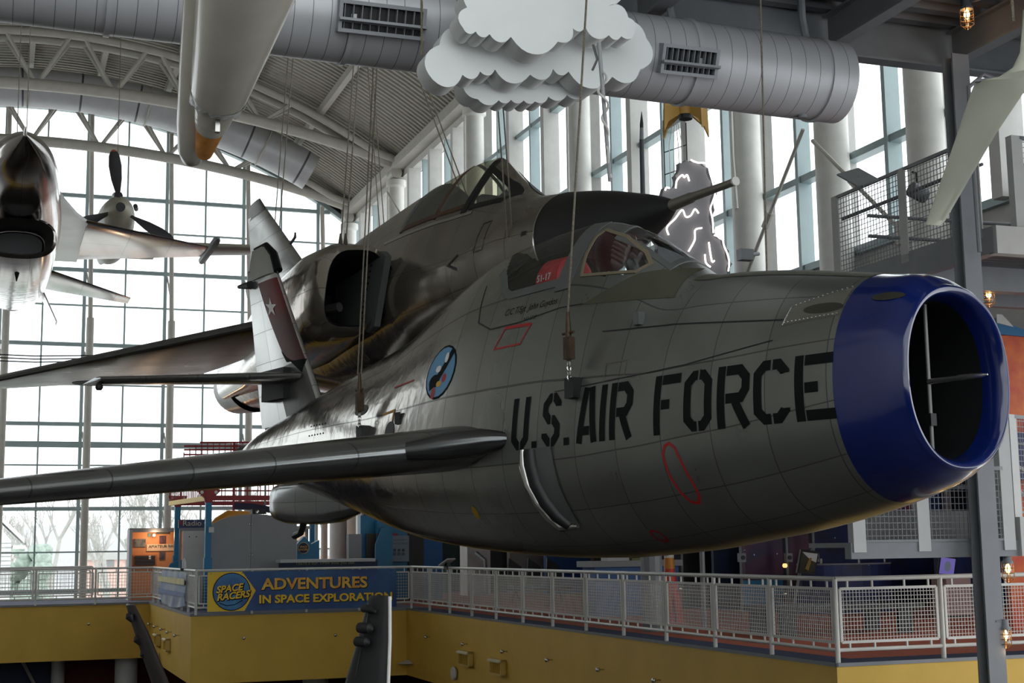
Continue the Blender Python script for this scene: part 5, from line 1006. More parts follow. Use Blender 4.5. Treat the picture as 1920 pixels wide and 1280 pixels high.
t = thing('bench', 'row of black seats on a chrome beam with a tall black back', 'bench', B(on_b(1010, 1120, 38)[0], 38, 0)); a0 = on_b(955, 1112, 38)[0]
for i in range(3):
    o = a0+.15+i*.58; obj('seat', MB().box(fB, o, o+.5, 38, 38.5, .42, .47), mat('seat_navy', (38, 44, 92), .5), t); obj('seat_arm', MB().path([B(o-.03, 38, .3), B(o-.03, 38, .5), B(o+.2, 37.98, .5)], .02, 6), CHROME, t)
    obj('seat_back', MB().prism(lambda x, y, z: frame(B(o, 38.55, 0), UU, VV, ZZ)(x, z, y), [(0, .5), (.5, .5), (.42, 1.0), (.05, 1.25)], -.02, .03), BLACK, t)
obj('beam', MB().tube(B(a0, 38.3, .36), B(a0+2.0, 38.3, .36), .035, 8), CHROME, t)
for o in (.3, 1.6): obj('leg', MB().path([B(a0+o, 38.0, .03), B(a0+o, 38.3, .36), B(a0+o, 38.6, .03)], .025, 6), CHROME, t)
a_, b_ = foot(1258, 1168); t = thing('toy_rocket', 'red and white cone shaped toy rocket standing on the orange carpet', 'rocket model', B(a_, b_, 0)); f = frame(B(a_, b_, 0), UU, VV, ZZ)
obj('cone_body', MB().lathe(f, [(.26, 0), (.25, .1), (.14, .9), (.1, 1.1)], 20), mat('rocket_red', (196, 58, 36), .45, var=.05), t, True); obj('collar', MB().lathe(f, [(.11, 1.08), (.1, 1.3)], 16), mat('rocket_amber', (200, 130, 40), .5), t, True); obj('white_tip', MB().lathe(f, [(.1, 1.3), (.1, 1.62), (.06, 1.72)], 16), WHITE, t, True)
for i in range(3): q = i*2.1+.4; obj('fin', MB().prism(frame(B(a_, b_, 0), UU*math.cos(q)+VV*math.sin(q), ZZ, VV*math.cos(q)-UU*math.sin(q)), [(.12, .1), (.36, .0), (.33, .25), (.16, .75)], -.015, .015), KRED, t)
t = thing('grey_counter', 'grey and blue counter with a printer behind the red cone rocket', 'counter', B(on_b(1200, 1080, 29)[0], 29, 0)); obj('counter_body', pbox(1115, 1060, 1275, 1150, 29.5, .7), mat('counter_blue', (34, 84, 140), .5), t); obj('counter_top', pbox(1110, 1052, 1280, 1060, 29.4, .9, False), PNL, t); obj('printer', pbox(1140, 1042, 1180, 1053, 29.6, .4, False), LPN, t); obj('tray', pbox(1185, 1046, 1222, 1055, 29.6, .4, False), mat('tray_olive', (110, 104, 50), .5), t)
# starfield walls
def starmat(name, base, glow, sc=1.3):
    m = mat(name, base, .55, c2=glow, vscale=sc); nt = m.node_tree; b = nt.nodes['Principled BSDF']; vo = nt.nodes.new('ShaderNodeTexVoronoi'); vo.inputs['Scale'].default_value = 5
    tc = nt.nodes.new('ShaderNodeTexCoord'); nt.links.new(tc.outputs['Object'], vo.inputs['Vector']); lt = nt.nodes.new('ShaderNodeMath'); lt.operation = 'LESS_THAN'; lt.inputs[1].default_value = .09; nt.links.new(vo.outputs['Distance'], lt.inputs[0])
    wn = nt.nodes.new('ShaderNodeMath'); wn.operation = 'GREATER_THAN'; sx = nt.nodes.new('ShaderNodeSeparateColor'); nt.links.new(vo.outputs['Color'], sx.inputs[0]); nt.links.new(sx.outputs[0], wn.inputs[0]); wn.inputs[1].default_value = .6
    ml = nt.nodes.new('ShaderNodeMath'); ml.operation = 'MULTIPLY'; nt.links.new(lt.outputs[0], ml.inputs[0]); nt.links.new(wn.outputs[0], ml.inputs[1])
    old = b.inputs['Base Color'].links[0].from_socket; mx = nt.nodes.new('ShaderNodeMix'); mx.data_type = 'RGBA'; nt.links.new(ml.outputs[0], mx.inputs[0]); nt.links.new(old, mx.inputs[6]); mx.inputs[7].default_value = (.35, .5, .85, 1); nt.links.new(mx.outputs[2], b.inputs['Base Color']); return m
SM1 = starmat('star_navy', (16, 20, 48), (26, 40, 100)); SM2 = starmat('star_maroon', (24, 22, 60), (88, 30, 58), 1.0); SM3 = starmat('star_plum', (60, 26, 50), (84, 40, 64), .8)
def wallp(nm, x0, x1, b, m, lab, top=940, bot_=None, h=None): return tag(obj(nm, pbox(x0, top, x1, 1100, b, .12) if h is None else pbox(x0, top, x1, 1100, b, .12), m), lab, 'display wall')
wallp('plain_navy_wall', 1335, 1388, 31, mat('plain_navy', (30, 46, 74), .6), 'plain dark navy display wall left of the star panels', 960)
wallp('black_wall', 1278, 1340, 32, BLACK, 'black display wall beside the plain navy wall', 960)
wallp('nebula_wall', 1392, 1470, 30, SM2, 'dark blue star panel with reddish nebula', 930)
tag(obj('cyan_panel', pbox(1394, 1088, 1470, 1140, 29.8, .12), mat('cyan_panel', (40, 120, 158), .5, var=.06)), 'cyan lower panel below the reddish star panel', 'display wall')
wallp('plum_panel', 1478, 1520, 30, SM3, 'plum star panel behind the tilted square screen', 930)
wallp('star_wall', 1522, 1850, 31.5, SM1, 'wide navy star wall behind the tilted screens', 880)
wallp('star_wall', 1755, 1925, 29, SM1, 'navy star wall right of the purple screen', 1030)
for px, nm in ((1387, 'left of the star panel'), (1474, 'between the two star panels'), (1524, 'behind the tilted square screen')):
    a_ = on_b(px, 1000, 29.5)[0]; t = thing('display_pole', f'slim grey display pole {nm}', 'pole', B(a_, 29.5, 0)); obj('tube', MB().tube(B(a_, 29.5, 0), B(a_, 29.5, 2.9), .03, 8), GREYST, t); z_ = on_b(px, 1045, 29.5)[1]; obj('clamp', MB().box(frame(B(a_, 29.45, z_), UU, VV, ZZ), -.08, .08, -.06, .06, -.1, .1), GREYST, t); obj('knob', MB().tube(B(a_, 29.36, z_), B(a_, 29.42, z_), .05, 10), BLACK, t)
a_, z_ = on_b(1478, 1060, 29.2); tag(obj('clip_lamp', MB().sphere(B(a_, 29.35, z_), .06, 8), mat('amber_glow', (255, 190, 120), .4, emit=1.5)), 'tiny amber clip lamp on the middle display pole', 'lamp')
def screen(px, py, w_, h, b, tw, m, lab, arm=True):
    a_, z_ = on_b(px, py, b); t = thing('tilted_screen', lab, 'screen', B(a_, b, z_)); f = frame(B(a_, b, z_), (UU*.93-ZZ*.1+VV*.2).normalized(), (VV*.9+ZZ*.25).normalized(), (ZZ*.95+UU*tw).normalized())
    obj('case', MB().box(f, -w_/2-.04, w_/2+.04, .0, .05, -h/2-.04, h/2+.04), BLACK, t); obj('display', MB().box(f, -w_/2, w_/2, -.01, .0, -h/2, h/2), m, t); return t, f
sc_, f = screen(1515, 1054, .44, .42, 26.6, .25, mat('screen_olive', (74, 70, 54), .25, c2=(50, 52, 50), vscale=3, emit=.0), 'tilted square screen showing an olive picture on a bent arm')
obj('reflection_sheet', MB().prism(lambda x, y, z: f(x, z, y), [(-.22, .21), (.22, .21), (.22, .02), (.05, .06)], -.014, -.011), LPN, sc_); obj('arm', MB().path([f(.1, .05, .2), f(.25, .2, .3), f(.2, .5, -.2), f(.2, .5, -1.2)], .03, 6), GREYST, sc_); obj('picture_shape', MB().path([f(-.02, -.012, -.16), f(.04, -.012, .1)], [.05, .03], 6), mat('screen_gold', (140, 120, 60), .4), sc_)
sc_, f = screen(1776, 1061, .46, .36, 26.6, .22, mat('screen_violet', (130, 120, 200), .3, emit=.35, c2=(110, 104, 180), vscale=2), 'glowing violet screen showing a round grey shape')
obj('screen_shape', MB().sphere(f(0, -.0, 0), .1, 12, lambda x, y, z: f(x, -.012+y*.05, z*1.2)), mat('screen_grey', (120, 132, 150), .4, emit=.2), sc_, True); obj('arm', MB().path([f(.2, .05, .1), f(.36, .2, .1), f(.36, .3, -1.0)], .03, 6), GREYST, sc_)
a0 = on_b(1530, 1060, 27.5)[0]; a1 = on_b(1700, 1060, 27.5)[0]; zt = on_b(1600, 1058, 27.5)[1]; cvx = (a0+a1)/2; t = thing('curved_counter', 'curved dark star patterned counter in front of the wide star wall', 'counter', B(cvx, 27.5, 0)); P = [(cvx+(a1-a0)/2*math.cos(q), 28.3-.8*math.sin(q)) for q in [PI*i/16 for i in range(17)]]
obj('counter_front', MB().prism(fB, P, 0, zt), SM1, t); obj('counter_rim', MB().path([B(x, y, zt+.01) for x, y in P], .02, 6), GREYST, t)
for i in (4, 8, 12): obj('counter_knob', MB().tube(B(P[i][0], P[i][1]+.1, zt), B(P[i][0], P[i][1]+.1, zt+.14), .03, 8), CHROME, t)
a_, b_ = foot(1560, 1190); t = thing('low_table', 'low black table with a glass like top on the orange carpet behind the corner railing', 'table', B(a_, b_, 0)); f = frame(B(a_, b_, 0), UU, VV, ZZ)
obj('table_top', MB().box(f, -1.2, 1.6, -.4, .9, .42, .5), BLACK, t); obj('top_sheet', MB().box(f, -.8, 1.0, -.3, .5, .5, .51), mat('sheet_grey', (120, 120, 124), .3), t)
for x, y in ((-1.0, -.25), (1.3, -.25), (-1.0, .75), (1.3, .75)): obj('leg', MB().box(f, x-.14, x+.14, y-.05, y+.05, 0, .42), BLACK, t)
a_, b_ = foot(1805, 1158); t = thing('pink_cabinet', 'pale pink cabinet standing behind the right railing', 'cabinet', B(a_, b_, 0)); obj('body', bx(a_-.35, a_+.25, b_, b_+.5, .05, .8), mat('cabinet_pink', (150, 124, 122), .6), t); obj('plinth', bx(a_-.33, a_+.23, b_+.03, b_+.47, 0, .05), BLACK, t)
# ================================================================ WALKWAYS AT THE RIGHT
def walk_rail(label, pts, z0, H, hi=None, wires=(.075, .075), parent_name='walkway_rail'):
    """flat steel posts with wire mesh between; pts are (a, b)"""
    t = thing(parent_name, label, 'railing', B(pts[0][0], pts[0][1], z0))
    for i, (a, b_) in enumerate(pts):
        d = (B(*pts[min(i+1, len(pts)-1)], 0)-B(*pts[max(i-1, 0)], 0)).normalized(); f = frame(B(a, b_, z0), d, d.cross(ZZ), ZZ); hh = (hi or {}).get(i, H)
        mb = MB(); mb.box(f, -.09, .09, .0, .02, -.12, hh); mb.box(f, -.09, -.07, -.1, .0, -.12, hh); obj('post', mb, LPN, t)
    for (a, b_), (a2, b2) in zip(pts[:-1], pts[1:]):
        p, q = B(a, b_, z0), B(a2, b2, z0); d = (q-p).normalized(); L = (q-p).length; f = frame(p, d, d.cross(ZZ), ZZ)
        mb = MB(); mb.box(f, .05, L-.05, -.02, .02, H-.05, H); mb.box(f, .05, L-.05, -.015, .015, 0, .03); mb.box(f, .05, .07, -.015, .015, 0, H); mb.box(f, L-.07, L-.05, -.015, .015, 0, H); obj('panel_frame', mb, GREYST, t); obj('mid_rail', MB().tube(f(0, -.12, H*.72), f(L, -.12, H*.72), .025, 8), GREYST, t)
        mb = MB(); w_ = .004; k = int(L/wires[0])
        for j in range(1, k): x = L*j/k; mb.box(f, x-w_, x+w_, -w_, w_, 0, H)
        k = int(H/wires[1])
        for j in range(1, k): zz = H*j/k; mb.box(f, .05, L-.05, -w_, w_, zz-w_, zz+w_)
        obj('wire_mesh', mb, GREYST, t)
    return t
UA = 12.45; UZ = 5.72
t = thing('upper_walkway', 'raised grey steel walkway floor with ribbed underside at the right', 'walkway', B(UA, 17, UZ), kind='structure')
obj('edge_beam', bx(UA-.02, UA+.16, 15.3, 19.1, UZ-.36, UZ), GREYST, t); obj('front_beam', bx(UA, 18.9, 15.25, 15.42, UZ-.38, UZ), WALLW, t); obj('cross_beam', bx(UA+.1, 18.9, 17.1, 17.3, UZ-.5, UZ-.1), GREYST, t); obj('rear_beam', bx(UA+.1, 18.9, 18.95, 19.1, UZ-.36, UZ), GREYST, t)
mb = MB(); 
for i in range(22): mb.box(fB, UA+.16, 18.9, 15.45+i*.16, 15.53+i*.16, UZ-.14, UZ-.08)
mb.box(fB, UA+.1, 18.9, 15.35, 19.0, UZ-.08, UZ-.02); obj('ribbed_deck', mb, mat('deck_dark', (74, 74, 76), .6), t)
walk_rail('grey mesh railing of the upper walkway running back toward the windows', [(UA, 19.04), (UA, 17.26), (UA, 15.6)], UZ, 1.3)
walk_rail('grey mesh railing of the upper walkway at the right picture edge', [(12.95, 15.35), (14.6, 15.35), (16.3, 15.35)], UZ, 1.3)
t = thing('handrail', 'pair of thin grey handrail tubes crossing behind the upper mesh', 'handrail', B(13.5, 18.5, UZ))
for z_ in (.62, .95): obj('tube', MB().path([B(12.85, 18.75, UZ+z_), B(15.2, 18.2, UZ+z_-.12), B(15.4, 18.1, UZ+z_-.3)], .03, 8), GREYST, t, True)
obj('post', MB().tube(B(14.6, 18.35, UZ-.02), B(14.6, 18.35, UZ+.9), .03, 8), GREYST, t)
t = thing('flood_lamp', 'small box flood lamp on the round column beside the neon cloud', 'lamp', at(1397, 478, 35)); p = at(1397, 478, 35); obj('housing', MB().box(frame(p, UU, VV, ZZ), -.18, .18, -.12, .12, -.14, .14), GREYST, t); obj('bracket', MB().tube(p, p+UU*.5+VV*.2+ZZ*.1, .05, 8), GREYST, t)
t = thing('spot_fixture', 'grey spotlight clamped behind the upper mesh railing', 'lamp', at(1720, 355, 21.5)); p = at(1720, 355, 21.5); obj('can', MB().tube(p-UU*.12, p+UU*.14-ZZ*.1, .12, 14), GREYST, t, True); obj('yoke', MB().path([p+ZZ*.12, p+ZZ*.26, p+ZZ*.3+VV*.1], .02, 6), BLACK, t)
t = thing('tilt_plate', 'flat grey tilted plate on top of the upper walkway railing', 'sign', at(1612, 335, 20.3)); p = at(1608, 332, 20.3); obj('plate', MB().box(frame(p, (UU*.9+ZZ*.3).normalized(), (VV*.7-UU*.2+ZZ*.5).normalized(), ZZ), -.2, .2, -.22, .22, -.012, .012), GREYST, t); obj('stem', MB().tube(p, at(1618, 352, 20.3), .025, 6), GREYST, t)
# lower landing and stair tower
LZ = 1.55; t = thing('lower_landing', 'grey steel stair landing just above eye level at the right', 'walkway', B(9.95, 15.2, LZ), kind='structure')
obj('edge_beam', bx(9.93, 12.45, 15.2, 15.34, LZ-.2, LZ), GREYST, t); obj('deck', bx(9.95, 13, 15.34, 16.2, LZ-.06, LZ), GREYST, t); obj('end_plate', bx(12.45, 12.75, 15.15, 15.3, LZ-.2, LZ+.3), LPN, t); obj('kick_plate', bx(10.5, 12.9, 15.9, 15.94, LZ, LZ+.4), mat('kick_grey', (106, 106, 104), .6), t)
walk_rail('grey mesh railing of the lower stair landing under the blue nose', [(10.05, 15.2), (11.0, 15.2), (12.3, 15.2)], LZ, .95, {2: 1.55}, (.06, .075), 'landing_rail')
walk_rail('grey mesh railing on the stair beside the red wall at the right edge', [(12.62, 15.4), (13.9, 15.9)], LZ+.35, 1.3, None, (.06, .075), 'stair_rail')
obj_ = thing('stair_handrail', 'sloping grey stair handrail at the right picture edge', 'handrail', B(12.7, 15.6, LZ+1)); obj('tube', MB().path([B(12.5, 16.25, LZ+1.35), B(12.8, 16.25, LZ+1.3), B(14.2, 16.25, LZ+.6)], .03, 8), RAILM, obj_, True); obj('tube', MB().path([B(12.5, 16.25, LZ+1.0), B(12.8, 16.25, LZ+.95), B(14.2, 16.25, LZ+.25)], .03, 8), RAILM, obj_, True)
tag(obj('landing_door', pbox(1835, 893, 1880, 1024, 16.1, .06, False), LPN), 'pale grey door panel behind the lower landing mesh', 'door panel')
tag(obj('door_jamb', pbox(1877, 880, 1890, 1024, 16.1, .08, False), GREYST), 'grey door jamb right of the pale door panel', 'door frame')
tag(obj('pink_wall_panel', pbox(1768, 905, 1836, 1005, 31.36, .12, False), mat('wall_pinkgrey', (148, 138, 136), .6, var=.05)), 'pinkish grey wall panel behind the lower landing', 'display wall')
tag(obj('blue_panel_strip', pbox(1737, 905, 1766, 1005, 31.36, .12, False), mat('strip_blue', (30, 62, 108), .5)), 'blue wall strip left of the pinkish panel', 'display wall')
tag(obj('mural_panel', pbox(1605, 905, 1722, 1005, 31.36, .12, False), mat('mural_mix', (30, 50, 120), .6, c2=(150, 60, 50), vscale=3)), 'blue and orange mural panel behind the landing mesh', 'display wall')
t = thing('orange_wall', 'orange red patterned exhibit wall with a blue top at the right edge', 'display wall', B(on_b(1905, 700, 21)[0], 21, 0)); obj('pattern_face', pbox(1865, 628, 1990, 950, 21, .1), mat('flame_pattern', (176, 40, 20), .5, c2=(206, 104, 30), vscale=2.2), t)
a0 = on_b(1865, 628, 21)[0]; z0 = on_b(1890, 628, 21)[1]; obj('blue_top', MB().prism(lambda x, y, z: fob(20.98)(x, z, y), [(a0, z0), (a0+1.2, z0-.05), (a0+.4, z0+.16), (a0, z0+.3)], 0, .05), mat('top_blue', (20, 96, 140), .5), t); obj('white_corner', MB().prism(lambda x, y, z: fob(20.96)(x, z, y), [(a0, z0+.2), (a0+.36, z0+.14), (a0+.12, z0+.36), (a0, z0+.36)], 0, .05), LPN, t)
tag(obj('navy_panel', pbox(1880, 810, 1990, 900, 20.6, .1, False), starmat('navy_mark', (18, 26, 66), (30, 40, 100))), 'dark navy panel with an orange triangle above the stair rail', 'display wall')
tag(obj('orange_triangle', MB().prism(lambda x, y, z: fob(20.55)(x, z, y), [(on_b(1889, 846, 20.5)[0], on_b(1889, 846, 20.5)[1]), (on_b(1904, 846, 20.5)[0], on_b(1904, 846, 20.5)[1]), (on_b(1893, 834, 20.5)[0], on_b(1893, 834, 20.5)[1])], 0, .02), mat('tri_orange', (210, 90, 40), .5)), 'small orange triangle mark on the navy panel', 'sign')
# cage lamps
BULB = mat('bulb_glow', (255, 196, 120), .3, emit=14); CG = glass('lamp_glass', (.98, .92, .85), .1)
def cage(p, nm, r=.075, h=.26, mount=None):
    t = thing('cage_lamp', f'glowing caged bulkhead lamp {nm}', 'lamp', p); f = frame(p, UU, VV, -ZZ)
    obj('socket', MB().lathe(f, [(r*.7, -.1), (r*.75, -.02), (r*.95, .0), (r*.95, .03)], 14), GREYST, t, True); obj('glass_globe', MB().lathe(f, [(r*.8, .03), (r*.8, h*.7), (r*.55, h*.92), (.005, h*.97)], 16, caps=False), CG, t, True); obj('bulb', MB().lathe(f, [(.012, .03), (r*.42, .07), (r*.45, .11), (.01, .16)], 12), BULB, t, True)
    mb = MB()
    for z_ in (h*.35, h*.6, h*.85): mb.path([f(r*.98*math.cos(2*PI*k/16), r*.98*math.sin(2*PI*k/16), z_) for k in range(16)], .006, 5, closed=True)
    for k in range(4): q = PI/4+PI/2*k; mb.path([f(r*.98*math.cos(q), r*.98*math.sin(q), 0), f(r*.98*math.cos(q), r*.98*math.sin(q), h*.85), f(r*.3*math.cos(q), r*.3*math.sin(q), h*1.05)], .006, 5)
    obj('wire_cage', mb, mat('cage_brass', (150, 120, 84), .4, .6), t); 
    if mount is not None: obj('mount_arm', MB().tube(p+ZZ*.08, mount, .02, 6), GREYST, t)
    l = bpy.data.lights.new('lamp_light', 'POINT'); l.energy = 1.2; l.color = (1, .66, .36); l.shadow_soft_size = .05; lo = bpy.data.objects.new('lamp_light', l); COL.objects.link(lo); lo.parent = t; lo.location = (0, 0, -h-.06)
    return t
p = cut(1812, 14, V((0, 0, 8.32)), ZZ); cage(p, 'under the ribbed deck at the top right', .085, .27)
tag(obj('conduit', MB().path([p+ZZ*.06, p-VV*.3+ZZ*.04+UU*.1, p-VV*1.6+ZZ*.04+UU*.2], .018, 6), GREYST), 'thin grey conduit running to the top right caged lamp', 'conduit')
p = cut(1853, 540, V((0, 0, 5.3)), ZZ); cage(p, 'beside the blue intake under the upper walkway', .085, .27, p+ZZ*.35)
p = cut(1889, 1052, VV*15.27, VV); cage(p, 'below the lower landing beam', .075, .25)
p = cut(1884, 1176, VV*14.9, VV); cage(p, 'low on the steel column by the right railing', .07, .24, p-UU*.14+ZZ*.08)
# ================================================================ CLOUDS
def scallop(P, bulge=.5, n=7, flat=()):
    out = []; N_ = len(P)
    for i in range(N_):
        a, b_ = V((*P[i], 0)), V((*P[(i+1) % N_], 0)); d = b_-a; m = V((d.y, -d.x, 0)); k = 0 if i in flat else bulge
        for j in range(n if k else 1):
            u = j/n; w_ = -4*u*(1-u)*k/2; q = a+d*u+m*w_*(1+.25*abs(u-.5)); out.append((q.x, q.y))
    return out
CLW = mat('foam_white', (224, 226, 225), .8, var=.02)
def cloud(nm, pts, b, th, m, par, bulge=.62, n=9):
    ab = [on_b(x, y, b) for x, y in pts]; o = scallop(ab[::-1], bulge, n)
    return obj(nm, MB().prism(lambda x, y, z: fob(b)(x, -z, y), o, 0, th), m, par, True)
t = thing('hanging_cloud', 'big white layered cloud cut out hanging in front of the round duct', 'cloud prop', B(4.9, 13, 6))
c1 = [(876, 14), (868, 52), (892, 59), (918, 64), (958, 69), (1046, 78), (1074, 53), (1097, 49), (1142, 66), (1165, 68), (1190, 60), (1178, 33), (1141, 11), (1160, -40), (1110, -90), (1010, -110), (930, -75), (890, -25)]
cloud('front_panel', c1, 13.0, .3, CLW, t); cloud('middle_panel', [(824, 84), (812, 150), (867, 140), (900, 134), (928, 130), (994, 140), (1037, 129), (1066, 134), (1148, 144), (1200, 130), (1212, 72), (1160, 45), (1050, 35), (950, 40), (880, 60)], 13.48, .3, CLW, t)
cloud('rear_panel', [(868, 150), (896, 186), (935, 188), (958, 187), (982, 188), (1003, 190), (1028, 181), (1063, 178), (1096, 176), (1120, 150), (1060, 110), (930, 115)], 13.86, .3, CLW, t, .5)
for a in (4.0, 5.6): obj('hanger', MB().tube(B(a, 13.6, 6.6), B(a, 13.6, 12), .012, 6), CABLE, t)
pv = thing('plastic_pipe', 'grey plastic pipe with white string wound round it hanging from the white cloud', 'pipe', at(1125, 82, 13.9)); pa, pb = at(1123, 80, 13.95), at(1144, 340, 14.1); obj('pipe', MB().tube(pa, pb, .022, 10), mat('pvc_grey', (150, 150, 152), .5), pv, True)
obj('string', MB().path([pa.lerp(pb, u)+rt*(.05*math.sin(u*31)*(.4+.6*math.sin(u*5)))+fw*(-.04*math.cos(u*31)-.02) for u in [.22+i*.76/60 for i in range(61)]], .014, 6), WHITE, pv, True)
obj('tee_branch', MB().path([pa+rt*-.06+up*-.02, pa.lerp(pb, .12)-rt*.03, pa.lerp(pb, .2)-rt*.09], .013, 6), mat('pvc_dark', (84, 84, 86), .5), pv, True)
NB = 24.0; nc = thing('neon_cloud', 'grey cloud cut out edged with white neon tubes beside the probe tip', 'cloud prop', B(12.6, NB, 6))
pts = [(1242, 364), (1246, 351), (1265, 350), (1266, 329), (1274, 305), (1287, 299), (1309, 304), (1325, 313), (1333, 340), (1338, 361), (1333, 392), (1334, 425), (1336, 440), (1351, 448), (1360, 468), (1366, 493), (1363, 512), (1366, 600), (1230, 600), (1235, 420)]
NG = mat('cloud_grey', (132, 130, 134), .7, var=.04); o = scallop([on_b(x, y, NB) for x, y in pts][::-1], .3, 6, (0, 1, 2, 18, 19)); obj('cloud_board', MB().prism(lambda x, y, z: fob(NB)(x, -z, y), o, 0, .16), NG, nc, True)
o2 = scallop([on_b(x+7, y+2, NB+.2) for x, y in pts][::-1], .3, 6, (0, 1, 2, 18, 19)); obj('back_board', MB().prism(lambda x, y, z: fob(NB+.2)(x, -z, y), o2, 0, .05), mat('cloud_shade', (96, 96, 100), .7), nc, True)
NEON = mat('neon_white', (255, 246, 238), .4, emit=2.2)
cz = lambda L: [(1160+x/3.766, 180+y/3.766) for x, y in L]
for L in ([(395, 655), (403, 600), (440, 562), (455, 578), (475, 562), (490, 605)], [(345, 985), (333, 930), (390, 870), (440, 808), (465, 855), (500, 848), (530, 803), (556, 832)], [(485, 1100), (528, 1020), (532, 950), (580, 935)], [(600, 1120), (608, 1180), (640, 1210)], [(628, 1035), (640, 1120), (652, 1172), (668, 1165)], [(500, 455), (550, 475), (600, 478), (625, 505), (640, 560), (655, 610), (672, 690), (655, 750), (640, 800), (655, 880), (660, 970)], [(665, 985), (720, 1010), (735, 1060), (760, 1120), (772, 1180), (765, 1240)], [(320, 670), (330, 650), (352, 655)]):
    P = cz(L); pp3 = [V(fob(NB)(on_b(x, y, NB)[0], .05, on_b(x, y, NB)[1])) for x, y in P]
    sm = []
    for i in range(len(pp3)-1):
        a, b_, c_, d_ = pp3[max(i-1, 0)], pp3[i], pp3[i+1], pp3[min(i+2, len(pp3)-1)]
        for j in range(6): u = j/6; sm.append(.5*((2*b_)+(c_-a)*u+(2*a-5*b_+4*c_-d_)*u*u+(3*b_-a-3*c_+d_)*u**3))
    obj('neon_tube', MB().path(sm+[pp3[-1]], .017, 8), NEON, nc, True)
obj('cloud_post', MB().tube(B(12.6, NB+.3, -.0), B(12.6, NB+.3, 8), .05, 8), GREYST, nc)
t = thing('thin_rocket', 'thin dark model rocket standing upright before the side window', 'rocket model', B(11.42, 24, 5)); p = lambda y, w_=24: B(on_b(1203, y, 24)[0], 24, on_b(1203, y, 24)[1])
obj('dart_tip', MB().path([p(209), p(232), p(240)], [.005, .035, .036], 12), BLACK, t, True); obj('pale_band', MB().tube(p(240), p(262), .036, 12, .042), GREYST, t, True); obj('body', MB().tube(p(262), B(on_b(1203, 400, 24)[0], 24, 2), .045, 12, .06), mat('rocket_dark', (58, 62, 66), .5), t, True); obj('foot', MB().tube(B(on_b(1203, 400, 24)[0], 24, 0), B(on_b(1203, 400, 24)[0], 24, 2.0), .2, 12), GREYST, t)
t = thing('finned_rocket', 'ochre rocket tail with broad fins showing below the round duct', 'rocket model', B(12.4, 24, 9.8)); a_, z_ = on_b(1285, 205, 24); f = frame(B(a_, 24, z_), UU, VV, ZZ); OCH = mat('ochre', (176, 138, 66), .55, var=.08)
obj('body', MB().lathe(f, [(.16, -.12), (.17, 0), (.17, 2.2), (.02, 3.0)], 18), OCH, t, True); obj('engine_ring', MB().lathe(f, [(.13, -.2), (.15, -.12)], 16), BLACK, t)
for q in (.1, 2.1, 3.3, 4.9): obj('fin', MB().prism(frame(B(a_, 24, z_), UU*math.cos(q)+VV*math.sin(q), ZZ, VV*math.cos(q)-UU*math.sin(q)), [(.15, .45), (.5, .1), (.52, -.5), (.42, -.3), (.15, -.12)], -.02, .02), OCH, t)
t = thing('wire_ladder', 'dark wire net with strings hanging under the ochre rocket tail', 'net', B(a_, 24.5, z_-1.5))
for x in (-.24, .26): obj('side_wire', MB().tube(B(a_+x, 24.5, z_-.1), B(a_+x, 24.5, z_-3.5), .012, 6), BLACK, t)
for q in (-.15, -.05, .05, .14): obj('string', MB().path([B(a_+q*.4, 24.45, z_-.15), B(a_+q, 24.45, z_-.6), B(a_+q+.02*math.sin(q*40), 24.45, z_-1.5), B(a_+q, 24.45, z_-2)], .008, 5), WHITE, t)
for i in range(5): obj('cross_wire', MB().tube(B(a_-.24, 24.5, z_-.75-i*.45), B(a_+.26, 24.5, z_-.55-i*.45), .01, 5), BLACK, t)
# ================================================================ CABLES
def cable(p, q, label, r=.009, grp=None): return tag(obj('hanging_cable', MB().tube(V(p), V(q), r, 8), CABLE, None, True), label, 'cable', grp)
def hoist(p, label):
    t = thing('cable_hoist', label, 'hoist', p); RST = mat('rusty_steel', (74, 58, 44), .6, .5, var=.3, vscale=12)
    f = frame(V(p), J.h, J.r, ZZ); obj('eye_plate', MB().box(f, -.07, .07, -.02, .1, -.1, .1), BLACK, t); mb = MB()
    for i in range(4): c = f(0, .09, .1+i*.045); mb.path([c+(J.h if i % 2 else J.r)*(.02*math.cos(2*PI*k/10))+ZZ*(.032*math.sin(2*PI*k/10)) for k in range(10)], .008, 6, closed=True)
    obj('shackle_chain', mb, CHROME, t, True); obj('turnbuckle', MB().path([f(0, .09, .26), f(0, .09, .3), f(0, .09, .55), f(0, .09, .75)], [.02, .035, .03, .018], 10), RST, t, True); obj('clevis', MB().box(f, -.05, .05, .05, .12, .28, .5), RST, t); obj('pin', MB().tube(f(-.09, .09, .54), f(.09, .09, .54), .014, 8), RST, t); return f(0, .09, .74)
pt_ = hoist(J.skinpt(3.74, .22, .0), 'rusty cable hoist bolted to the grey jet above the lettering'); q = at(1102, -40, pt_.y); cable(pt_, pt_+(q-pt_)*1.6, 'single thick cable rising from the hoist in front of the white cloud', .011)
pt_ = hoist(J.skinpt(8.17, .1, .0), 'rusty cable hoist bolted to the grey jet behind the wing'); q = at(712, -40, pt_.y)
for s_, nm in ((-.022, 'left'), (.022, 'right')): cable(pt_+rt*s_, pt_+rt*s_+(q-pt_)*1.3, f'{nm} cable of the pair rising from the hoist behind the wing', .009)
p = J.skinpt(3.0, .2, .0, -1); q = at(1425, -40, p.y); cable(p, p+(q-p)*1.6, 'single cable rising behind the grey nose past the duct end', .01)
p = D.skinpt(2.95, -.3, 0); q = at(921, -40, p.y-.5)
for s_, nm in ((-.035, 'left'), (.035, 'right')): cable(p+rt*s_, p+rt*s_+(q-p)*1.5, f'{nm} cable of the pair crossing the rear jet canopy and the cloud', .01)
p = D.loc(7.25, 1.5, .78); q = at(672, 60, p.y)
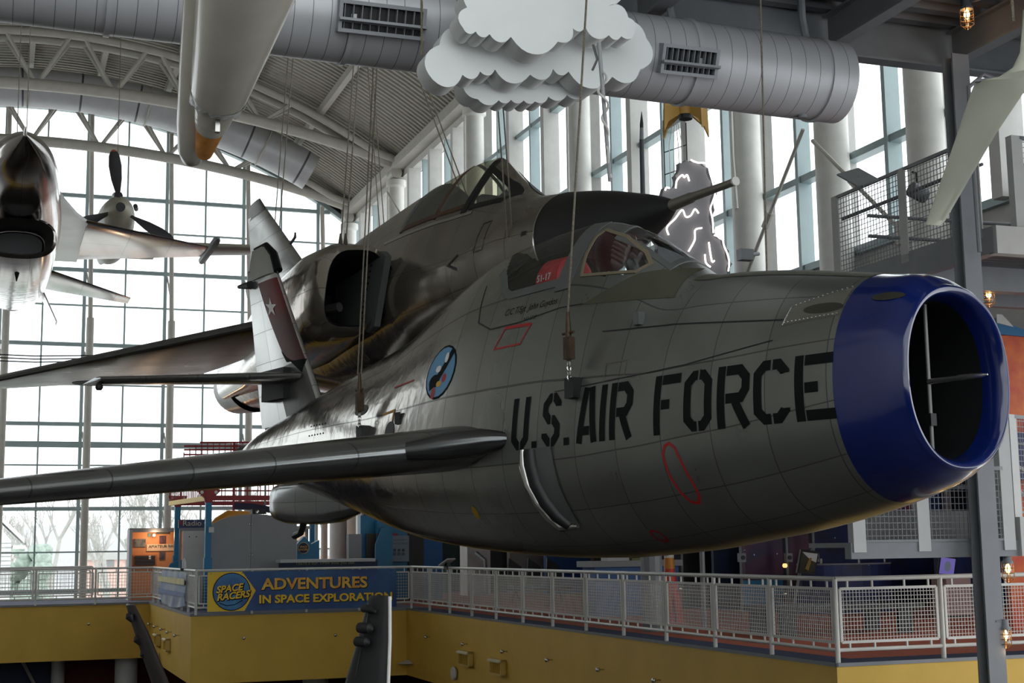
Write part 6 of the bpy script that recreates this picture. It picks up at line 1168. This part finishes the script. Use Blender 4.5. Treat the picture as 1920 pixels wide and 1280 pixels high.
for s_, nm in ((-.04, 'left'), (.04, 'right')): cable(p+rt*s_, p+rt*s_+(q-p)*2.2, f'{nm} cable of the pair above the rear jet intake', .011); tag(obj('cable_socket', MB().path([p+rt*s_-ZZ*.03, p+rt*s_+ZZ*.1, p+rt*s_+ZZ*.25], [.03, .035, .012], 8), mat('socket_brown', (70, 58, 42), .6), None, True), f'{nm} dark socket on top of the rear jet intake', 'fitting')
p = D.loc(9.5, 0, 1.62); q = at(690, 90, p.y)
for s_, nm in ((-.03, 'left'), (.05, 'right')): cable(p+rt*s_, p+rt*s_+(q-p)*2, f'{nm} thin cable of the pair behind the rear jet intake', .009)
p = D.loc(6.9, -.5, 1.6); q = at(772, 100, p.y)
for s_, nm in ((-.04, 'left'), (.04, 'right')): cable(p+rt*s_, p+rt*s_+(q-p)*2.5, f'{nm} cable of the pair behind the rear jet canopy', .011)
p = D.loc(16.5, 0, .9); q = at(545, 100, p.y)
for s_, nm in ((-.05, 'left'), (.06, 'right')): cable(p+rt*s_, p+rt*s_+(q-p)*1.6, f'{nm} cable of the pair beside the tall tail fin', .012)
for s_, nm in ((-.06, 'left'), (.1, 'right')): p = Fj.loc(3.2, s_, .7); cable(p, p+ZZ*14, f'{nm} thin cable above the mirror bright jet', .008)
p = Pp.loc(1.6, 0, .6); cable(p, p+ZZ*15, 'thin cable above the propeller plane', .012); p = Pp.loc(2.6, 5.0, -.3); cable(p, p+ZZ*14-UU*3.2, 'slanted thin cable to the propeller plane wing', .012)
for u, nm in ((.3, 'front'), (.8, 'rear')): p = q0.lerp(q1, u)+ZZ*.3; cable(p, V((p.x, p.y, 20)), f'{nm} cable holding the white rocket', .012)
p = at(1900, 40, 10.2); cable(p, p+ZZ*3, 'short cable holding the pale rotor blade', .012)
p = at(690, 1460, 11.9); tag(obj('fin_stand', MB().box(frame(V((p.x, p.y, -6)), UU, VV, ZZ), -.6, .6, -.4, .4, 0, p.z+6.1), mat('stand_grey', (60, 60, 62), .6)), 'grey display stand under the dark grey tail fin', 'stand')
p = at(385, 1470, 13.4); tag(obj('blade_stand', MB().box(frame(V((p.x, p.y, -6)), UU, VV, ZZ), -.5, .5, -.4, .4, 0, p.z+6.1), mat('stand_dark', (40, 38, 40), .6)), 'dark display stand under the slanting brown blade', 'stand')
# wires strung in front of the gable window
for i, (y0, y1) in enumerate(((661, 666), (667, 671.5), (673, 677))): p, q = B(on_b(-80, y0, 60)[0], 60, on_b(-80, y0, 60)[1]), B(on_b(205, y1, 60)[0], 60, on_b(205, y1, 60)[1]); tag(obj('strung_wire', MB().path([p, p.lerp(q, .5)-ZZ*.08, q], .025, 6), BLACK), ['upper', 'middle', 'lower'][i]+' dark wire strung across the gable window left of the long wing', 'wire')
# ================================================================ OUTSIDE
GRD = mat('hazed_ground', (205, 204, 198), .9, var=.05); tag(obj('ground_outside', MB().box(fB, -120, 140, BG+1.5, 220, -6.4, -6), GRD), 'pale ground outside the gable window', 'ground', kind='structure')  # ground colour lightened to paint in the washed-out daylight
t = thing('white_house', 'white clapboard house end outside the gable window at the far left', 'house', B(-5, 112, -6)); a0, zr = on_b(-60, 920, 112); a1, ze = on_b(32, 1018, 112)
SID = mat('white_siding', (236, 237, 236), .6, var=.04); obj('wall', MB().prism(lambda x, y, z: frame(B(0, 112, 0), UU, VV, ZZ)(x, z, y), [(2*a0-a1, -6), (a1-.4, -6), (a1-.4, ze+.2), (a0, zr), (2*a0-a1, ze)], 0, 8), SID, t)
for i in range(24): z_ = -5+i*.32; obj('siding_board', bx(a0*2-a1, a1-.38, 111.96, 112, z_, z_+.03), PNL, t) if z_ < ze else None
dd_ = (B(a1+.5, 111.7, ze-.1)-B(a0, 111.7, zr)); obj('roof_edge', MB().box(frame(B(a0, 111.6, zr+.1), dd_.normalized(), VV, ZZ), 0, dd_.length, 0, 9, 0, .35), SID, t); obj('gutter', MB().box(frame(B(a1, 111.6, ze-.3), UU, VV, ZZ), -.3, .6, 0, 9, -.1, .15), SID, t)
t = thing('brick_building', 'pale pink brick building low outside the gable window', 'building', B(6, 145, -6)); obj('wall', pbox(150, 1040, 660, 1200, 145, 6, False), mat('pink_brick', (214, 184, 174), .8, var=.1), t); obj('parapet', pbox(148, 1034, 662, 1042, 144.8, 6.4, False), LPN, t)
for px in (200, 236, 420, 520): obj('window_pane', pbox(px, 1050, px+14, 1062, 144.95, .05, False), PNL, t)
tag(obj('long_shed', pbox(30, 985, 270, 1120, 160, 6, False), mat('hazed_shed_grey', (205, 208, 212), .8, var=.05)), 'long grey building far outside behind the trees', 'building')  # shed colour paled to stand in for haze and overexposure
BARK = mat('hazed_bark', (186, 184, 180), .9, var=.1); NEED = mat('hazed_evergreen', (172, 186, 176), .9, var=.2)  # haze and glare mixed into the bark and needle colours
def tree(a, b_, h, label, seed):
    rnd = random.Random(seed); mb = MB(); t = thing('bare_tree', label, 'tree', B(a, b_, -6)); tw = MB()
    def grow(p, d, L, r, n, mb):
        q = p+d*L; mb.tube(p, q, r, 5, r*.7)
        if n == 0: return
        for k in range(3 if n > 1 else 2):
            d2 = (d+V((rnd.uniform(-.7, .7), rnd.uniform(-.5, .5), rnd.uniform(-.1, .5)))*.9).normalized(); grow(p.lerp(q, rnd.uniform(.6, 1)), d2, L*rnd.uniform(.55, .8), r*.6, n-1, tw)
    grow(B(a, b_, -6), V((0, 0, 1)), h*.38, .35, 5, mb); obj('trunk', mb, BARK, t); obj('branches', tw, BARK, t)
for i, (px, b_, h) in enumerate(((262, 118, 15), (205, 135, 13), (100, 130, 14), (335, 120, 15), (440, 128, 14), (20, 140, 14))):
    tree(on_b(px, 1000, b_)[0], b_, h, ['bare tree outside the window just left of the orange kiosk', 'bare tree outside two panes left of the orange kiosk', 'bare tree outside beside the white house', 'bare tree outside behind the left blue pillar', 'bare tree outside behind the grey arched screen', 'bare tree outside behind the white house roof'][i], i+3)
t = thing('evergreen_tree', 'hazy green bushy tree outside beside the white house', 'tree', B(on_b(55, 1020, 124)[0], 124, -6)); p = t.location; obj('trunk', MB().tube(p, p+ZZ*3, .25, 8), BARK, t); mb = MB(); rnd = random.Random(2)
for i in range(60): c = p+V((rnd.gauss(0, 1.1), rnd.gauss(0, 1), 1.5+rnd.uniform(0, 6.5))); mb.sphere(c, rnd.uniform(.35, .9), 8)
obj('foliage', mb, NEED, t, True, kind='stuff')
